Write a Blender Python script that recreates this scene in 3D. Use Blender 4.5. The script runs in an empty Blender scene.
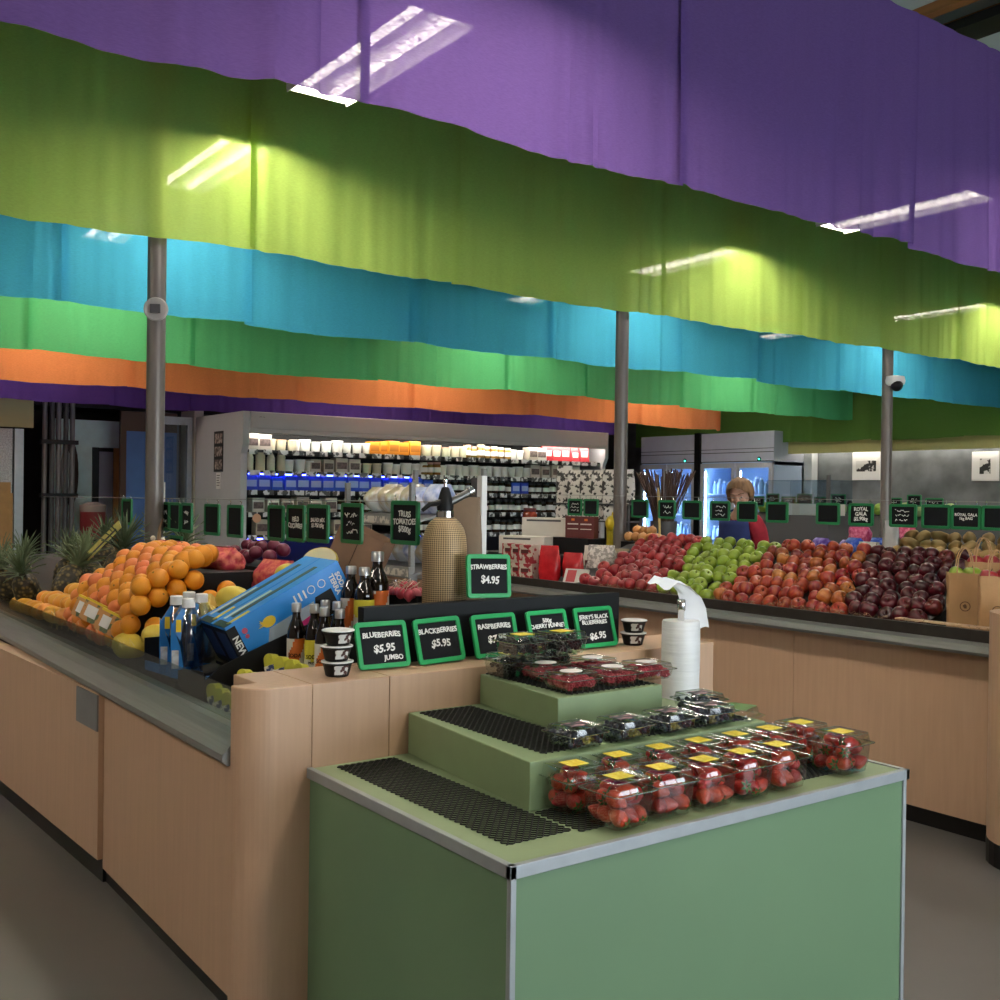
import bpy, bmesh, math, random
from mathutils import Vector, Matrix, Euler, noise
random.seed(11)
SC = bpy.context.scene
COL = SC.collection
PI = math.pi
rad = math.radians
rnd = random.uniform

# ------------------------------------------------------------------ materials
def lin(h):
    h = h.lstrip('#')
    out = []
    for i in (0, 2, 4):
        c = int(h[i:i+2], 16) / 255
        out.append(c/12.92 if c <= .04045 else ((c+.055)/1.055)**2.4)
    return out

def rgba(c): return (*(lin(c) if isinstance(c, str) else c), 1)

def new_mat(name):
    m = bpy.data.materials.new(name); m.use_nodes = True
    nt = m.node_tree
    return m, nt, nt.nodes, nt.links, nt.nodes['Principled BSDF']

def M(name, col, rough=.5, metal=0, var=0, vscale=8, stretch=None, bump=0, bscale=60, spec=.5,
      rand=None, emit=None, estr=0, coat=0, col2=None, thr=None):
    """procedural principled material: noise colour variation, bump, per-object variation"""
    m, nt, N, L, b = new_mat(name)
    b.inputs['Roughness'].default_value = rough
    b.inputs['Metallic'].default_value = metal
    b.inputs['Specular IOR Level'].default_value = spec
    b.inputs['Coat Weight'].default_value = coat
    tc = N.new('ShaderNodeTexCoord'); mp = N.new('ShaderNodeMapping')
    L.new(tc.outputs['Object'], mp.inputs['Vector'])
    if stretch: mp.inputs['Scale'].default_value = stretch
    nz = N.new('ShaderNodeTexNoise'); nz.inputs['Scale'].default_value = vscale; nz.inputs['Detail'].default_value = 5
    L.new(mp.outputs['Vector'], nz.inputs['Vector'])
    oi = N.new('ShaderNodeObjectInfo')
    if rand or rand == 0:
        ad = N.new('ShaderNodeVectorMath'); ad.operation = 'ADD'
        sc = N.new('ShaderNodeVectorMath'); sc.operation = 'SCALE'; sc.inputs['Scale'].default_value = 37
        cb = N.new('ShaderNodeCombineXYZ'); L.new(oi.outputs['Random'], cb.inputs['X']); L.new(oi.outputs['Random'], cb.inputs['Z'])
        L.new(cb.outputs[0], sc.inputs[0]); L.new(mp.outputs['Vector'], ad.inputs[0]); L.new(sc.outputs[0], ad.inputs[1])
        L.new(ad.outputs[0], nz.inputs['Vector'])
    rp = N.new('ShaderNodeValToRGB')
    c = rgba(col)
    c2 = rgba(col2) if col2 else tuple(min(1, x*(1+var)) for x in c[:3])+(1,)
    c1 = c if col2 else tuple(x*(1-var) for x in c[:3])+(1,)
    lo, hi = thr if thr else (.3, .7)
    rp.color_ramp.elements[0].position = lo; rp.color_ramp.elements[0].color = c1
    rp.color_ramp.elements[1].position = hi; rp.color_ramp.elements[1].color = c2
    L.new(nz.outputs['Fac'], rp.inputs['Fac'])
    src = rp.outputs['Color']
    if isinstance(rand, (list, tuple)):
        rr = N.new('ShaderNodeValToRGB'); els = rr.color_ramp.elements
        while len(els) < len(rand): els.new(.5)
        for i, k in enumerate(rand):
            els[i].position = i/(max(1, len(rand)-1)); els[i].color = rgba(k)
        L.new(oi.outputs['Random'], rr.inputs['Fac'])
        mx = N.new('ShaderNodeMix'); mx.data_type = 'RGBA'; mx.inputs['Factor'].default_value = .6
        L.new(src, mx.inputs['A']); L.new(rr.outputs['Color'], mx.inputs['B']); src = mx.outputs['Result']
    L.new(src, b.inputs['Base Color'])
    if bump:
        n2 = N.new('ShaderNodeTexNoise'); n2.inputs['Scale'].default_value = bscale; n2.inputs['Detail'].default_value = 3
        L.new(mp.outputs['Vector'], n2.inputs['Vector'])
        bp = N.new('ShaderNodeBump'); bp.inputs['Strength'].default_value = bump; bp.inputs['Distance'].default_value = .01
        L.new(n2.outputs['Fac'], bp.inputs['Height']); L.new(bp.outputs['Normal'], b.inputs['Normal'])
    if emit:
        b.inputs['Emission Color'].default_value = rgba(emit); b.inputs['Emission Strength'].default_value = estr
    return m

def M_clear(name, tint='#ffffff', fac=.10, edge=.45, rough=.06):
    m, nt, N, L, b = new_mat(name); N.remove(b)
    tr = N.new('ShaderNodeBsdfTransparent'); tr.inputs['Color'].default_value = rgba(tint)
    gl = N.new('ShaderNodeBsdfGlossy'); gl.inputs['Roughness'].default_value = rough
    lw = N.new('ShaderNodeLayerWeight'); lw.inputs['Blend'].default_value = .35
    mr = N.new('ShaderNodeMapRange'); mr.inputs['To Min'].default_value = fac; mr.inputs['To Max'].default_value = edge
    L.new(lw.outputs['Facing'], mr.inputs['Value'])
    mx = N.new('ShaderNodeMixShader'); L.new(mr.outputs[0], mx.inputs['Fac'])
    L.new(tr.outputs[0], mx.inputs[1]); L.new(gl.outputs[0], mx.inputs[2])
    L.new(mx.outputs[0], N['Material Output'].inputs['Surface'])
    return m

def M_cloth(name, col, trans=.5, sheer=.045):
    """thin woven cloth: diffuse + translucent, with the loose weave letting a little straight through"""
    m, nt, N, L, b = new_mat(name); N.remove(b)
    tc = N.new('ShaderNodeTexCoord'); nz = N.new('ShaderNodeTexNoise')
    mp = N.new('ShaderNodeMapping'); mp.inputs['Scale'].default_value = (30, 30, 220)
    L.new(tc.outputs['Object'], mp.inputs['Vector']); L.new(mp.outputs['Vector'], nz.inputs['Vector'])
    nz.inputs['Scale'].default_value = 1.5; nz.inputs['Detail'].default_value = 3
    c = rgba(col); rp = N.new('ShaderNodeValToRGB')
    rp.color_ramp.elements[0].position = .3; rp.color_ramp.elements[1].position = .7
    rp.color_ramp.elements[0].color = tuple(x*.9 for x in c[:3])+(1,); rp.color_ramp.elements[1].color = tuple(min(1, x*1.1) for x in c[:3])+(1,)
    L.new(nz.outputs['Fac'], rp.inputs['Fac'])
    d = N.new('ShaderNodeBsdfDiffuse'); t = N.new('ShaderNodeBsdfTranslucent'); tp = N.new('ShaderNodeBsdfTransparent')
    L.new(rp.outputs[0], d.inputs['Color']); L.new(rp.outputs[0], t.inputs['Color'])
    a = N.new('ShaderNodeMixShader'); a.inputs[0].default_value = trans
    L.new(d.outputs[0], a.inputs[1]); L.new(t.outputs[0], a.inputs[2])
    mr = N.new('ShaderNodeMapRange'); mr.inputs['From Min'].default_value = .35; mr.inputs['From Max'].default_value = .65
    mr.inputs['To Min'].default_value = 0; mr.inputs['To Max'].default_value = sheer*2
    L.new(nz.outputs['Fac'], mr.inputs['Value'])
    z = N.new('ShaderNodeMixShader'); L.new(mr.outputs[0], z.inputs[0])
    L.new(a.outputs[0], z.inputs[1]); L.new(tp.outputs[0], z.inputs[2])
    L.new(z.outputs[0], N['Material Output'].inputs['Surface'])
    return m

def M_brick(name, c1, c2, scale, mortar):
    m, nt, N, L, b = new_mat(name)
    tc = N.new('ShaderNodeTexCoord'); br = N.new('ShaderNodeTexBrick')
    br.inputs['Scale'].default_value = scale; br.inputs['Mortar Size'].default_value = mortar
    br.inputs['Color1'].default_value = rgba(c1); br.inputs['Color2'].default_value = rgba(c1); br.inputs['Mortar'].default_value = rgba(c2)
    L.new(tc.outputs['Object'], br.inputs['Vector']); L.new(br.outputs['Color'], b.inputs['Base Color'])
    b.inputs['Roughness'].default_value = .5
    return m

def M_emit(name, col, s):
    m, nt, N, L, b = new_mat(name); N.remove(b)
    e = N.new('ShaderNodeEmission'); e.inputs['Color'].default_value = rgba(col); e.inputs['Strength'].default_value = s
    L.new(e.outputs[0], N['Material Output'].inputs['Surface'])
    return m

WOOD = M('pale wood veneer', '#bf9e82', .42, var=.05, vscale=5, stretch=(9, 9, .6), bump=.01)
WOODT = M('pale wood edge', '#c4a486', .4, var=.08, vscale=5, stretch=(9, .8, 9))
BLACK = M('black plastic', '#0e0e10', .5, spec=.3)
BLACKM = M('black melamine', '#15181b', .6, spec=.25, var=.1)
PLINTH = M('black kick plate', '#0e0e0f', .35, var=.2)
STEEL = M('brushed steel', '#8b8c89', .38, .35, var=.08, vscale=6, stretch=(.5, 20, 20))
ALU = M('aluminium trim', '#a3aaae', .42, .4, var=.06, vscale=14)
POLE = M('grey painted steel', '#75706a', .38, .35, var=.08, vscale=3)
GREENP = M('sage green laminate', '#6b8a69', .38, var=.06, vscale=1.2)
GREENT = M('pale sage laminate', '#8ea079', .42, var=.05)
GREENR = M('sage riser board', '#82966f', .42, var=.05)
MATB = M('black rubber mesh', '#1b1b1c', .5)
FRAMEG = M('green plastic frame', '#1fa05a', .38, rand=['#1fa05a', '#2cb168', '#1d9454'])
FRAMED = M('dark green plastic frame', '#1c7a47', .4)
SLATE = M('chalkboard slate', '#17191d', .7, spec=.2, var=.12, vscale=12)
CHALKM = M('white chalk pen', '#f4f4f0', .7)
CLEAR = M_clear('clear punnet plastic', '#f2f7f4', .07, .5)
CLEARB = M_clear('clear bottle plastic', '#dbe2ec', .16, .6)
ACRYL = M_clear('clear acrylic', '#e8f0ee', .10, .4, .12)
GLASS = M_clear('door glass', '#eef5fa', .06, .4, .02)
WHITE = M('white plastic', '#e9e9e7', .4)
PAPERW = M('white paper', '#e9e9e6', .7, var=.03)
GREYC = M('light grey enamel', '#b5b6ba', .45, var=.02)
GREYD = M('dark grey plastic', '#4a4b4d', .5)
CARD = M('brown cardboard', '#a98254', .75, var=.07, vscale=14)
KRAFT = M('kraft paper', '#b08a5f', .8, var=.08, vscale=10, bump=.25, bscale=25)
CHROME = M('chrome', '#d8dadc', .12, 1)
BLUEC = M('bright blue card', '#1f86da', .38, var=.05)
NAVY = M('deep navy card', '#20355f', .45)
PINK = M('magenta print', '#c21c74', .5)
YELLOW = M('yellow print', '#e3c52e', .5)
ORANGEP = M('orange print', '#d9752a', .5)
REDP = M('red print', '#b3252c', .5)
GLASSD = M('dark bottle glass', '#120a07', .08, coat=.6)
SILV = M('silver cap metal', '#bfc0c0', .3, .85, bump=.1, bscale=200)

# ------------------------------------------------------------------ mesh helpers
class MB:
    def __init__(s): s.v = []; s.f = []; s.mi = []; s.cur = 0
    def add(s, vs, fs, X=None):
        n = len(s.v)
        s.v += [tuple(X @ Vector(p)) if X else tuple(p) for p in vs]
        s.f += [tuple(n+i for i in f) for f in fs]; s.mi += [s.cur]*len(fs)
        return s
    def box(s, x0, x1, y0, y1, z0, z1, X=None):
        vs = [(x, y, z) for z in (z0, z1) for y in (y0, y1) for x in (x0, x1)]
        return s.add(vs, [(0, 2, 3, 1), (4, 5, 7, 6), (0, 1, 5, 4), (2, 6, 7, 3), (0, 4, 6, 2), (1, 3, 7, 5)], X)
    def cbox(s, c, d, X=None):
        return s.box(c[0]-d[0]/2, c[0]+d[0]/2, c[1]-d[1]/2, c[1]+d[1]/2, c[2]-d[2]/2, c[2]+d[2]/2, X)
    def prism(s, poly, a0, a1, axis='x', X=None):
        n = len(poly)
        def P(p, a): return (a, p[0], p[1]) if axis == 'x' else (p[0], a, p[1]) if axis == 'y' else (p[0], p[1], a)
        vs = [P(p, a0) for p in poly]+[P(p, a1) for p in poly]
        fs = [tuple(range(n))[::-1], tuple(range(n, 2*n))]+[(i, (i+1) % n, n+(i+1) % n, n+i) for i in range(n)]
        return s.add(vs, fs, X)
    def lathe(s, prof, seg=20, X=None, cap=True):
        vs = []; fs = []; n = len(prof)
        for r, z in prof:
            for k in range(seg):
                a = 2*PI*k/seg; vs.append((r*math.cos(a), r*math.sin(a), z))
        for i in range(n-1):
            for k in range(seg):
                k2 = (k+1) % seg
                fs.append((i*seg+k, i*seg+k2, (i+1)*seg+k2, (i+1)*seg+k))
        if cap:
            fs.append(tuple(range(seg))[::-1]); fs.append(tuple((n-1)*seg+k for k in range(seg)))
        return s.add(vs, fs, X)
    def tube(s, pts, r, seg=8, X=None, closed=False):
        pts = [Vector(p) for p in pts]; n = len(pts); vs = []; fs = []
        up = None
        for i, p in enumerate(pts):
            t = (pts[min(i+1, n-1)]-pts[max(i-1, 0)]).normalized()
            if up is None:
                up = Vector((0, 0, 1)) if abs(t.z) < .9 else Vector((1, 0, 0))
            u = (up - t*up.dot(t)).normalized(); w = t.cross(u); up = u
            rr = r[i] if isinstance(r, (list, tuple)) else r
            for k in range(seg):
                a = 2*PI*k/seg; vs.append(tuple(p+u*(rr*math.cos(a))+w*(rr*math.sin(a))))
        for i in range(n-1):
            for k in range(seg):
                k2 = (k+1) % seg; fs.append((i*seg+k, i*seg+k2, (i+1)*seg+k2, (i+1)*seg+k))
        fs.append(tuple(range(seg))[::-1]); fs.append(tuple((n-1)*seg+k for k in range(seg)))
        return s.add(vs, fs, X)
    def ball(s, c, r, seg=12, ring=8, X=None, f=None):
        if not isinstance(r, (list, tuple)): r = (r, r, r)
        vs = [(0, 0, -1)]
        for i in range(1, ring):
            a = PI*i/ring
            for k in range(seg): vs.append((math.sin(a)*math.cos(2*PI*k/seg), math.sin(a)*math.sin(2*PI*k/seg), -math.cos(a)))
        vs.append((0, 0, 1)); fs = []
        for k in range(seg):
            k2 = (k+1) % seg
            fs.append((0, 1+k2, 1+k))
            for i in range(ring-2): fs.append((1+i*seg+k, 1+i*seg+k2, 1+(i+1)*seg+k2, 1+(i+1)*seg+k))
            fs.append((1+(ring-2)*seg+k, 1+(ring-2)*seg+k2, len(vs)-1))
        if f: vs = [f(Vector(p)) for p in vs]
        return s.add([(c[0]+p[0]*r[0], c[1]+p[1]*r[1], c[2]+p[2]*r[2]) for p in vs], fs, X)
    def grid(s, fn, nu, nv, X=None):
        vs = [fn(i/nu, j/nv) for i in range(nu+1) for j in range(nv+1)]
        fs = [(i*(nv+1)+j, (i+1)*(nv+1)+j, (i+1)*(nv+1)+j+1, i*(nv+1)+j+1) for i in range(nu) for j in range(nv)]
        return s.add(vs, fs, X)
    def mesh(s, name, mats, smooth=False):
        me = bpy.data.meshes.new(name); me.from_pydata(s.v, [], s.f)
        for m in (mats if isinstance(mats, (list, tuple)) else [mats]): me.materials.append(m)
        for p, i in zip(me.polygons, s.mi): p.material_index = i; p.use_smooth = smooth
        me.update(); return me
    def build(s, name, mat, parent=None, smooth=False, bevel=0, loc=None, subsurf=0, solid=0):
        o = link(name, s.mesh(name, mat, smooth), parent, loc)
        if solid:
            md = o.modifiers.new('thickness', 'SOLIDIFY'); md.thickness = solid; md.offset = 0
        if bevel:
            md = o.modifiers.new('edge', 'BEVEL'); md.width = bevel; md.segments = 2; md.limit_method = 'ANGLE'; md.angle_limit = rad(40)
        if subsurf:
            md = o.modifiers.new('sub', 'SUBSURF'); md.levels = md.render_levels = subsurf
        if smooth and hasattr(o.data, 'set_sharp_from_angle'): o.data.set_sharp_from_angle(angle=rad(42))
        return o

def link(name, data, parent=None, loc=None, rot=None):
    o = bpy.data.objects.new(name, data); COL.objects.link(o)
    if parent: o.parent = parent
    if loc: o.location = loc
    if rot: o.rotation_euler = rot
    return o

def tag(o, label=None, cat=None, group=None, kind=None):
    if label: o['label'] = label
    if cat: o['category'] = cat
    if group: o['group'] = group
    if kind: o['kind'] = kind
    return o

def thing(name, label, cat, loc=(0, 0, 0), rot=(0, 0, 0), group=None, scale=None):
    o = link(name, None, None, loc, rot); o.empty_display_size = .1
    if scale: o.scale = (scale,)*3 if not isinstance(scale, tuple) else scale
    return tag(o, label, cat, group)

def kids(o): return KIDS.get(o.name) or [c for c in o.children]
KIDS = {}
def dup(o, loc, rot=None, label=None, group=None, scale=None):
    """copy of a thing with copies of its parts and sub-parts"""
    r = o.copy(); COL.objects.link(r); r.location = loc
    if rot is not None: r.rotation_euler = rot
    if label: r['label'] = label
    if group: r['group'] = group
    if scale: r.scale = (scale,)*3 if not isinstance(scale, tuple) else scale
    if o.name not in KIDS: KIDS[o.name] = [(c, list(c.children)) for c in o.children]
    for c, g in KIDS[o.name]:
        n = c.copy(); COL.objects.link(n); n.parent = r
        for k in g:
            q = k.copy(); COL.objects.link(q); q.parent = n
    return r

class Kind:
    """first instance is the prototype itself, later ones are copies"""
    def __init__(s, proto): s.p = proto; s.used = False
    def put(s, loc, rot=None, label=None, group=None, scale=None):
        if not s.used:
            s.used = True; p = s.p; p.location = loc
            if rot is not None: p.rotation_euler = rot
            if label: p['label'] = label
            if group: p['group'] = group
            if scale: p.scale = (scale,)*3 if not isinstance(scale, tuple) else scale
            return p
        return dup(s.p, loc, rot, label, group, scale)

def struct(name, mb, mat, bevel=0):
    return tag(mb.build(name, mat, bevel=bevel), kind='structure')

ORD = ['first', 'second', 'third', 'fourth', 'fifth', 'sixth', 'seventh', 'eighth', 'ninth', 'tenth', 'eleventh', 'twelfth', 'thirteenth', 'fourteenth']

def text_mesh(s, size, mat, wob=.0, shear=0, align='CENTER'):
    cu = bpy.data.curves.new('text', 'FONT'); cu.body = s; cu.size = size; cu.align_x = align; cu.align_y = 'CENTER'
    cu.resolution_u = 3; cu.extrude = .0004; cu.offset = size*.03; cu.shear = shear; cu.space_line = .95
    o = bpy.data.objects.new('text', cu); COL.objects.link(o)
    me = bpy.data.meshes.new_from_object(o)
    bpy.data.objects.remove(o)
    ph = random.random()*9
    for v in me.vertices:
        x, y = v.co.x, v.co.y
        v.co.y += wob*size*(math.sin(x/size*2.1+ph)+.5*math.sin(x/size*5.3+ph*2))
        v.co.x += wob*size*.5*math.sin(y/size*4+x/size*1.7+ph)
    me.materials.clear(); me.materials.append(mat)
    return me

def scrawl(lines, w, h, mat):
    """short illegible chalk strokes"""
    mb = MB()
    for k in range(lines):
        y = h*(.5-(k+.5)/lines); x = -w*.5+rnd(0, w*.2); pts = []
        end = w*.5-rnd(0, w*.25)
        while x < end:
            pts.append((x, y+rnd(-.3, .3)*h/lines, 0)); x += w*.055
        for a, b in zip(pts, pts[1:]):
            if random.random() < .82: mb.tube([a, b], w*.016, 4)
    return mb.mesh('scrawl', mat)

# ------------------------------------------------------------------ camera
H = 1.55
yaw, pitch, roll = rad(53.823), rad(-.266), rad(.762)
F = Vector((-math.sin(yaw)*math.cos(pitch), math.cos(yaw)*math.cos(pitch), math.sin(pitch)))
r0 = Vector((math.cos(yaw), math.sin(yaw), 0)); u0 = r0.cross(F)
rr = r0*math.cos(roll)+u0*math.sin(roll); uu = u0*math.cos(roll)-r0*math.sin(roll)
cam = bpy.data.cameras.new('camera'); cam.sensor_width = 36; cam.lens = 1057*36/1000; cam.clip_end = 100; cam.clip_start = .05
co = bpy.data.objects.new('camera', cam); COL.objects.link(co)
co.matrix_world = Matrix(((rr.x, uu.x, -F.x, 0), (rr.y, uu.y, -F.y, 0), (rr.z, uu.z, -F.z, H), (0, 0, 0, 1)))
SC.camera = co
SC.view_settings.view_transform = 'Standard'; SC.view_settings.look = 'None'
SC.view_settings.exposure = 1.02; SC.view_settings.gamma = 1

w = bpy.data.worlds.new('daylight'); SC.world = w; w.use_nodes = True
w.node_tree.nodes['Background'].inputs['Color'].default_value = (.82, .92, 1, 1)
w.node_tree.nodes['Background'].inputs['Strength'].default_value = 3.6

# ------------------------------------------------------------------ setting
FLOORM = M('grey vinyl floor', '#64615e', .34, var=.10, vscale=1.3, bump=.01)
struct('floor', MB().box(-15.6, 4, -4, 14.6, -.1, 0), FLOORM)
struct('ceiling', MB().box(-15.6, 4, -4, 14.6, 4.72, 4.8), M('pale green ceiling board', '#b9c8c0', .8, var=.04))
struct('wall_back', MB().box(-15.6, -15.5, -4, 14.6, 0, 4.9), M('dark service wall', '#2a2523', .8, var=.2))
bm = MB().box(3.6, 3.75, -4, 14.6, 0, .12).box(3.6, 3.75, -4, 14.6, 2.45, 4.9).box(3.6, 3.75, -4, 1.2, .12, 2.45).box(3.6, 3.75, 8.0, 14.6, .12, 2.45)
struct('wall_front', bm, M('cream shopfront wall', '#b5a998', .8, var=.04))
for k in range(4):
    y = 1.2+1.7*k
    struct('window_%d' % (k+1), MB().box(3.62, 3.70, y, y+.06, .12, 2.45).box(3.62, 3.70, y+1.64, y+1.70, .12, 2.45).box(3.62, 3.70, y+.06, y+1.64, .12, .18).box(3.62, 3.70, y+.06, y+1.64, 2.39, 2.45), M('aluminium shopfront frame', '#a3aaae', .4, .7))
CONC = M('grey plaster', '#6f7476', .8, var=.38, vscale=2.6, bump=.2, bscale=14)
struct('wall_far', MB().box(-15.5, 4, 14.4, 14.5, 0, 4.9), CONC)
struct('wall_near', MB().box(-15.5, 4, -3.6, -3.5, 0, 4.9), M('dim brown wall', '#857a70', .8, var=.04))
struct('trim_1', MB().box(-11.4, 3, 13.85, 13.95, 2.28, 3.1), M('olive bulkhead paint', '#b4b172', .6, var=.04))
struct('trim_2', MB().box(-11.9, -10.9, 14.25, 14.4, 0, 2.4), M('white wall lining', '#d8dcdc', .6, var=.02))
bm = MB().box(-14, 4, 6.16, 6.24, 4.655, 4.72).box(-14, 4, 6.50, 6.60, 4.62, 4.72)
tag(bm.build('ceiling_beam', M('varnished timber beam', '#a5713f', .45, var=.2, vscale=4, stretch=(.6, 8, 8))), kind='structure', label='timber ceiling beam above the purple curtain', cat='beam')
t = thing('cable_tray', 'black cable tray under the timber ceiling beam', 'cable tray', (-5, 6.37, 4.53))
MB().box(-9, 9, -.12, .12, 0, .06).build('tray', BLACK, t)
for k in range(7):
    MB().tube([(-8.3+k*2.5, .13, .03), (-8.3+k*2.5+.05, .26, .19)], .018, 6).build('hanger', BLACK, t)

# ceiling lights: rows of twin tube battens running along X
TUBE = M_emit('fluorescent tube', '#fff2e2', 30)
lt = thing('ceiling_light', 'x', 'light')
MB().box(-.60, .60, -.17, .17, .03, .10).box(-.60, .60, -.175, -.17, -.045, .10).box(-.60, .60, .17, .175, -.045, .10).box(-.605, -.60, -.175, .175, -.03, .10).box(.60, .605, -.175, .175, -.03, .10).build('housing', WHITE, lt)
for s in (-1, 1):
    MB().tube([(-.58, s*.085, .0), (.58, s*.085, .0)], .02, 8).build('tube', TUBE, lt, smooth=True)
    MB().tube([(s*.5, 0, .1), (s*.5, 0, 1.04)], .006, 6).build('hanger_rod', STEEL, lt)
KL = Kind(lt)
for y, rn in [(-1.85, 'added near-aisle fill row'), (2.5, 'row over the orange display'), (6.85, 'row behind the apple display'), (10.8, 'row over the far aisle')]:  # near-aisle row is unseen, added to brighten the left counter and its fruit
    for k, x in enumerate([-12.1, -10.4, -8.55, -6.66, -4.5, -2.2, .1, 2.4]):
        if x > -3 and y > 3 or y < 0 and not -13 < x < 1: continue
        KL.put((x, y, 3.67), None, 'twin tube ceiling light in the '+rn+', %s from the back wall' % ORD[k], 'ceiling lights')

# curtains -------------------------------------------------------
def curtain(name, mat, X, y0, y1, zb, zt, seed, label, alongx=False, amp=.055, sag=.02):
    """a row of overlapping cloth panels hung from a wire; each panel has its own folds"""
    rs = random.Random(seed); mb = MB(); y = y0; k = 0
    while y < y1-.05:
        L = min(rs.uniform(1.2, 2.0), y1-y); ya, yb = y, y+L+(.05 if y+L < y1 else 0); n = max(8, int((yb-ya)/.022))
        off = .012*(k % 2); hz = rs.uniform(-.014, .014); sd = rs.uniform(0, 90)
        pl = [(rs.uniform(ya, yb), rs.uniform(.018, .05), rs.uniform(-1, 1)) for _ in range(int(L*3.2))]
        def fn(u, v):
            yy = ya+(yb-ya)*u; t = v; a = amp*(.30+.70*(1-t)); d = 0
            d += a*(.9*noise.noise((yy*1.3, sd, t*.3))+.75*noise.noise((yy*4.3+.25*t, sd+9, t*.22))+.38*noise.noise((yy*9.5, sd+5, t*.3))+.12*noise.noise((yy*19, sd, t)))
            for py, pw, pa in pl:
                e = (yy+.04*(1-t)*pa-py)/pw
                if abs(e) < 3: d += pa*a*.55*math.exp(-e*e)
            z = zb+sag*noise.noise((yy*.6, seed*2.2, 5))+hz+.006*noise.noise((yy*6, sd, 9))-.02*math.sin(PI*min(1, max(0, (yy-ya)/L)))
            zz = z+(zt-z)*t
            return (yy, X-d-off, zz) if alongx else (X+d+off, yy, zz)
        mb.grid(fn, n, 14); y += L; k += 1
    o = tag(mb.build(name, mat, smooth=True), label, 'curtain', 'hanging fabric curtains')
    if alongx: MB().tube([(y0, X, zt+.01), (y1, X, zt+.01)], .014, 6).build('hanging_wire', BLACK, o)
    else: MB().tube([(X-.02, y0, zt-.012), (X-.02, y1, zt-.012)], .009, 6).build('hanging_wire', BLACK, o)
    return o
curtain('fabric_curtain', M_cloth('purple cloth', '#7c5fa6', .5, .013), -3.5, -2.6, 12.6, 2.995, 4.33, 3, 'long purple fabric curtain hanging nearest, in front of the lime one')
curtain('fabric_curtain', M_cloth('lime cloth', '#a9c562', .5, .012), -5.98, -2.6, 12.6, 2.99, 4.33, 5, 'lime green fabric curtain between the purple and the blue curtains')
curtain('fabric_curtain', M_cloth('sky blue cloth', '#4cb0d4', .55, .012), -7.36, -2.6, 14.3, 2.785, 4.2, 8, 'sky blue fabric curtain hanging behind the lime one')
curtain('fabric_curtain', M_cloth('grass green cloth', '#5ab574', .5, .01), -9.6, -2.6, 13.5, 2.73, 4.1, 13, 'grass green fabric curtain between the blue and the orange curtains', amp=.05)
curtain('fabric_curtain', M_cloth('orange cloth', '#dc8450', .5, .01), -11.2, -2.6, 12.4, 2.615, 4.0, 17, 'orange fabric curtain hanging in front of the refrigerated case', amp=.04)
curtain('fabric_curtain', M_cloth('violet cloth', '#5a3f8e', .5, .02), -13.0, -2.6, 12.0, 2.58, 3.7, 19, 'dark violet fabric curtain showing under the orange one', amp=.04)
curtain('fabric_curtain', M_cloth('forest green cloth', '#6f9a4c', .45, .0), 13.74, -14.5, -2, 2.46, 3.9, 23, 'dark green fabric curtain above the drinks fridges', alongx=True, amp=.02)

# poles -----------------------------------------------------------
def pole(y, label):
    t = thing('support_pole', label, 'pole', (-6.1, y, 0), group='grey support poles')
    MB().lathe([(.052, 0), (.052, 4.72)], 20).build('shaft', POLE, t, smooth=True)
    MB().lathe([(.10, 0), (.10, .012), (.058, .02)], 20).build('base_flange', POLE, t, smooth=True)
    return t
p1 = pole(1.99, 'grey round support pole rising behind the oranges')
pole(5.62, 'grey round support pole in the middle, left of the drinks fridges')
p3 = pole(9.12, 'grey round support pole on the right in front of the plaster wall')
o = MB().lathe([(.068, 0), (.068, .012), (.062, .018)], 24).build('cover_plate', M('pale grey plate', '#a9a7a3', .45, var=.15), p1, smooth=True, loc=(.054, -.02, 2.585))
o.rotation_euler = (0, PI/2, rad(-30))
MB().box(-.025, .025, -.027, .027, .018, .035).build('socket', GREYD, o)
t = thing('security_camera', 'small white dome security camera on the right hand pole', 'camera', (-6.03, 9.14, 2.66))
MB().lathe([(.03, .10), (.085, .09), (.095, .05), (.09, .02), (.07, .0)][::-1], 20).build('housing', WHITE, t, smooth=True)
MB().ball((.04, -.03, .0), .058, 16, 10).build('lens_dome', BLACK, t, smooth=True)
MB().tube([(0, 0, .06), (-.055, 0, .06)], .02, 8).build('bracket', WHITE, t)

# ------------------------------------------------------------------ near island counter
t = thing('produce_counter', 'long pale wood produce counter with steel ledge, on the left', 'counter', (-5, 1.2, 0))
X0 = Matrix.Translation((5, -1.2, 0))
def cp(mb, name, mat, par=None, **k):
    o = mb.build(name, mat, par or t, **k); o.location = (5, -1.2, 0) if par is None else (0, 0, 0); return o
cp(MB().prism([(-9.2, .93), (-4.27, 1.185), (-4.27, 1.26), (-9.2, 1.0)], .095, .75, 'z'), 'front_panel', WOOD)
cp(MB().box(-4.265, -2.946, 1.205, 1.26, .06, .755), 'front_panel', WOOD)
cp(MB().prism([(-9.2, .96), (-4.28, 1.21), (-4.28, 1.5), (-9.2, 1.2)], 0, .095, 'z').box(-4.28, -2.95, 1.222, 1.5, 0, .06), 'kick_plate', PLINTH)
cp(MB().prism([(-4.53, 1.166), (-4.272, 1.178), (-4.272, 1.2), (-4.53, 1.2)], .60, .742, 'z'), 'access_hatch', M('galvanised hatch', '#7d7f80', .5, .2, var=.12))
pr = [(1.185, .748), (1.168, .764), (1.17, .782), (1.20, .815), (1.235, .838), (1.30, .842), (1.30, .748)]
cp(MB().prism(pr, -9.2, -2.95), 'steel_ledge', STEEL)
cp(MB().box(-9.2, -2.95, 1.262, 1.267, .842, .945), 'acrylic_guard', ACRYL)
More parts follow.
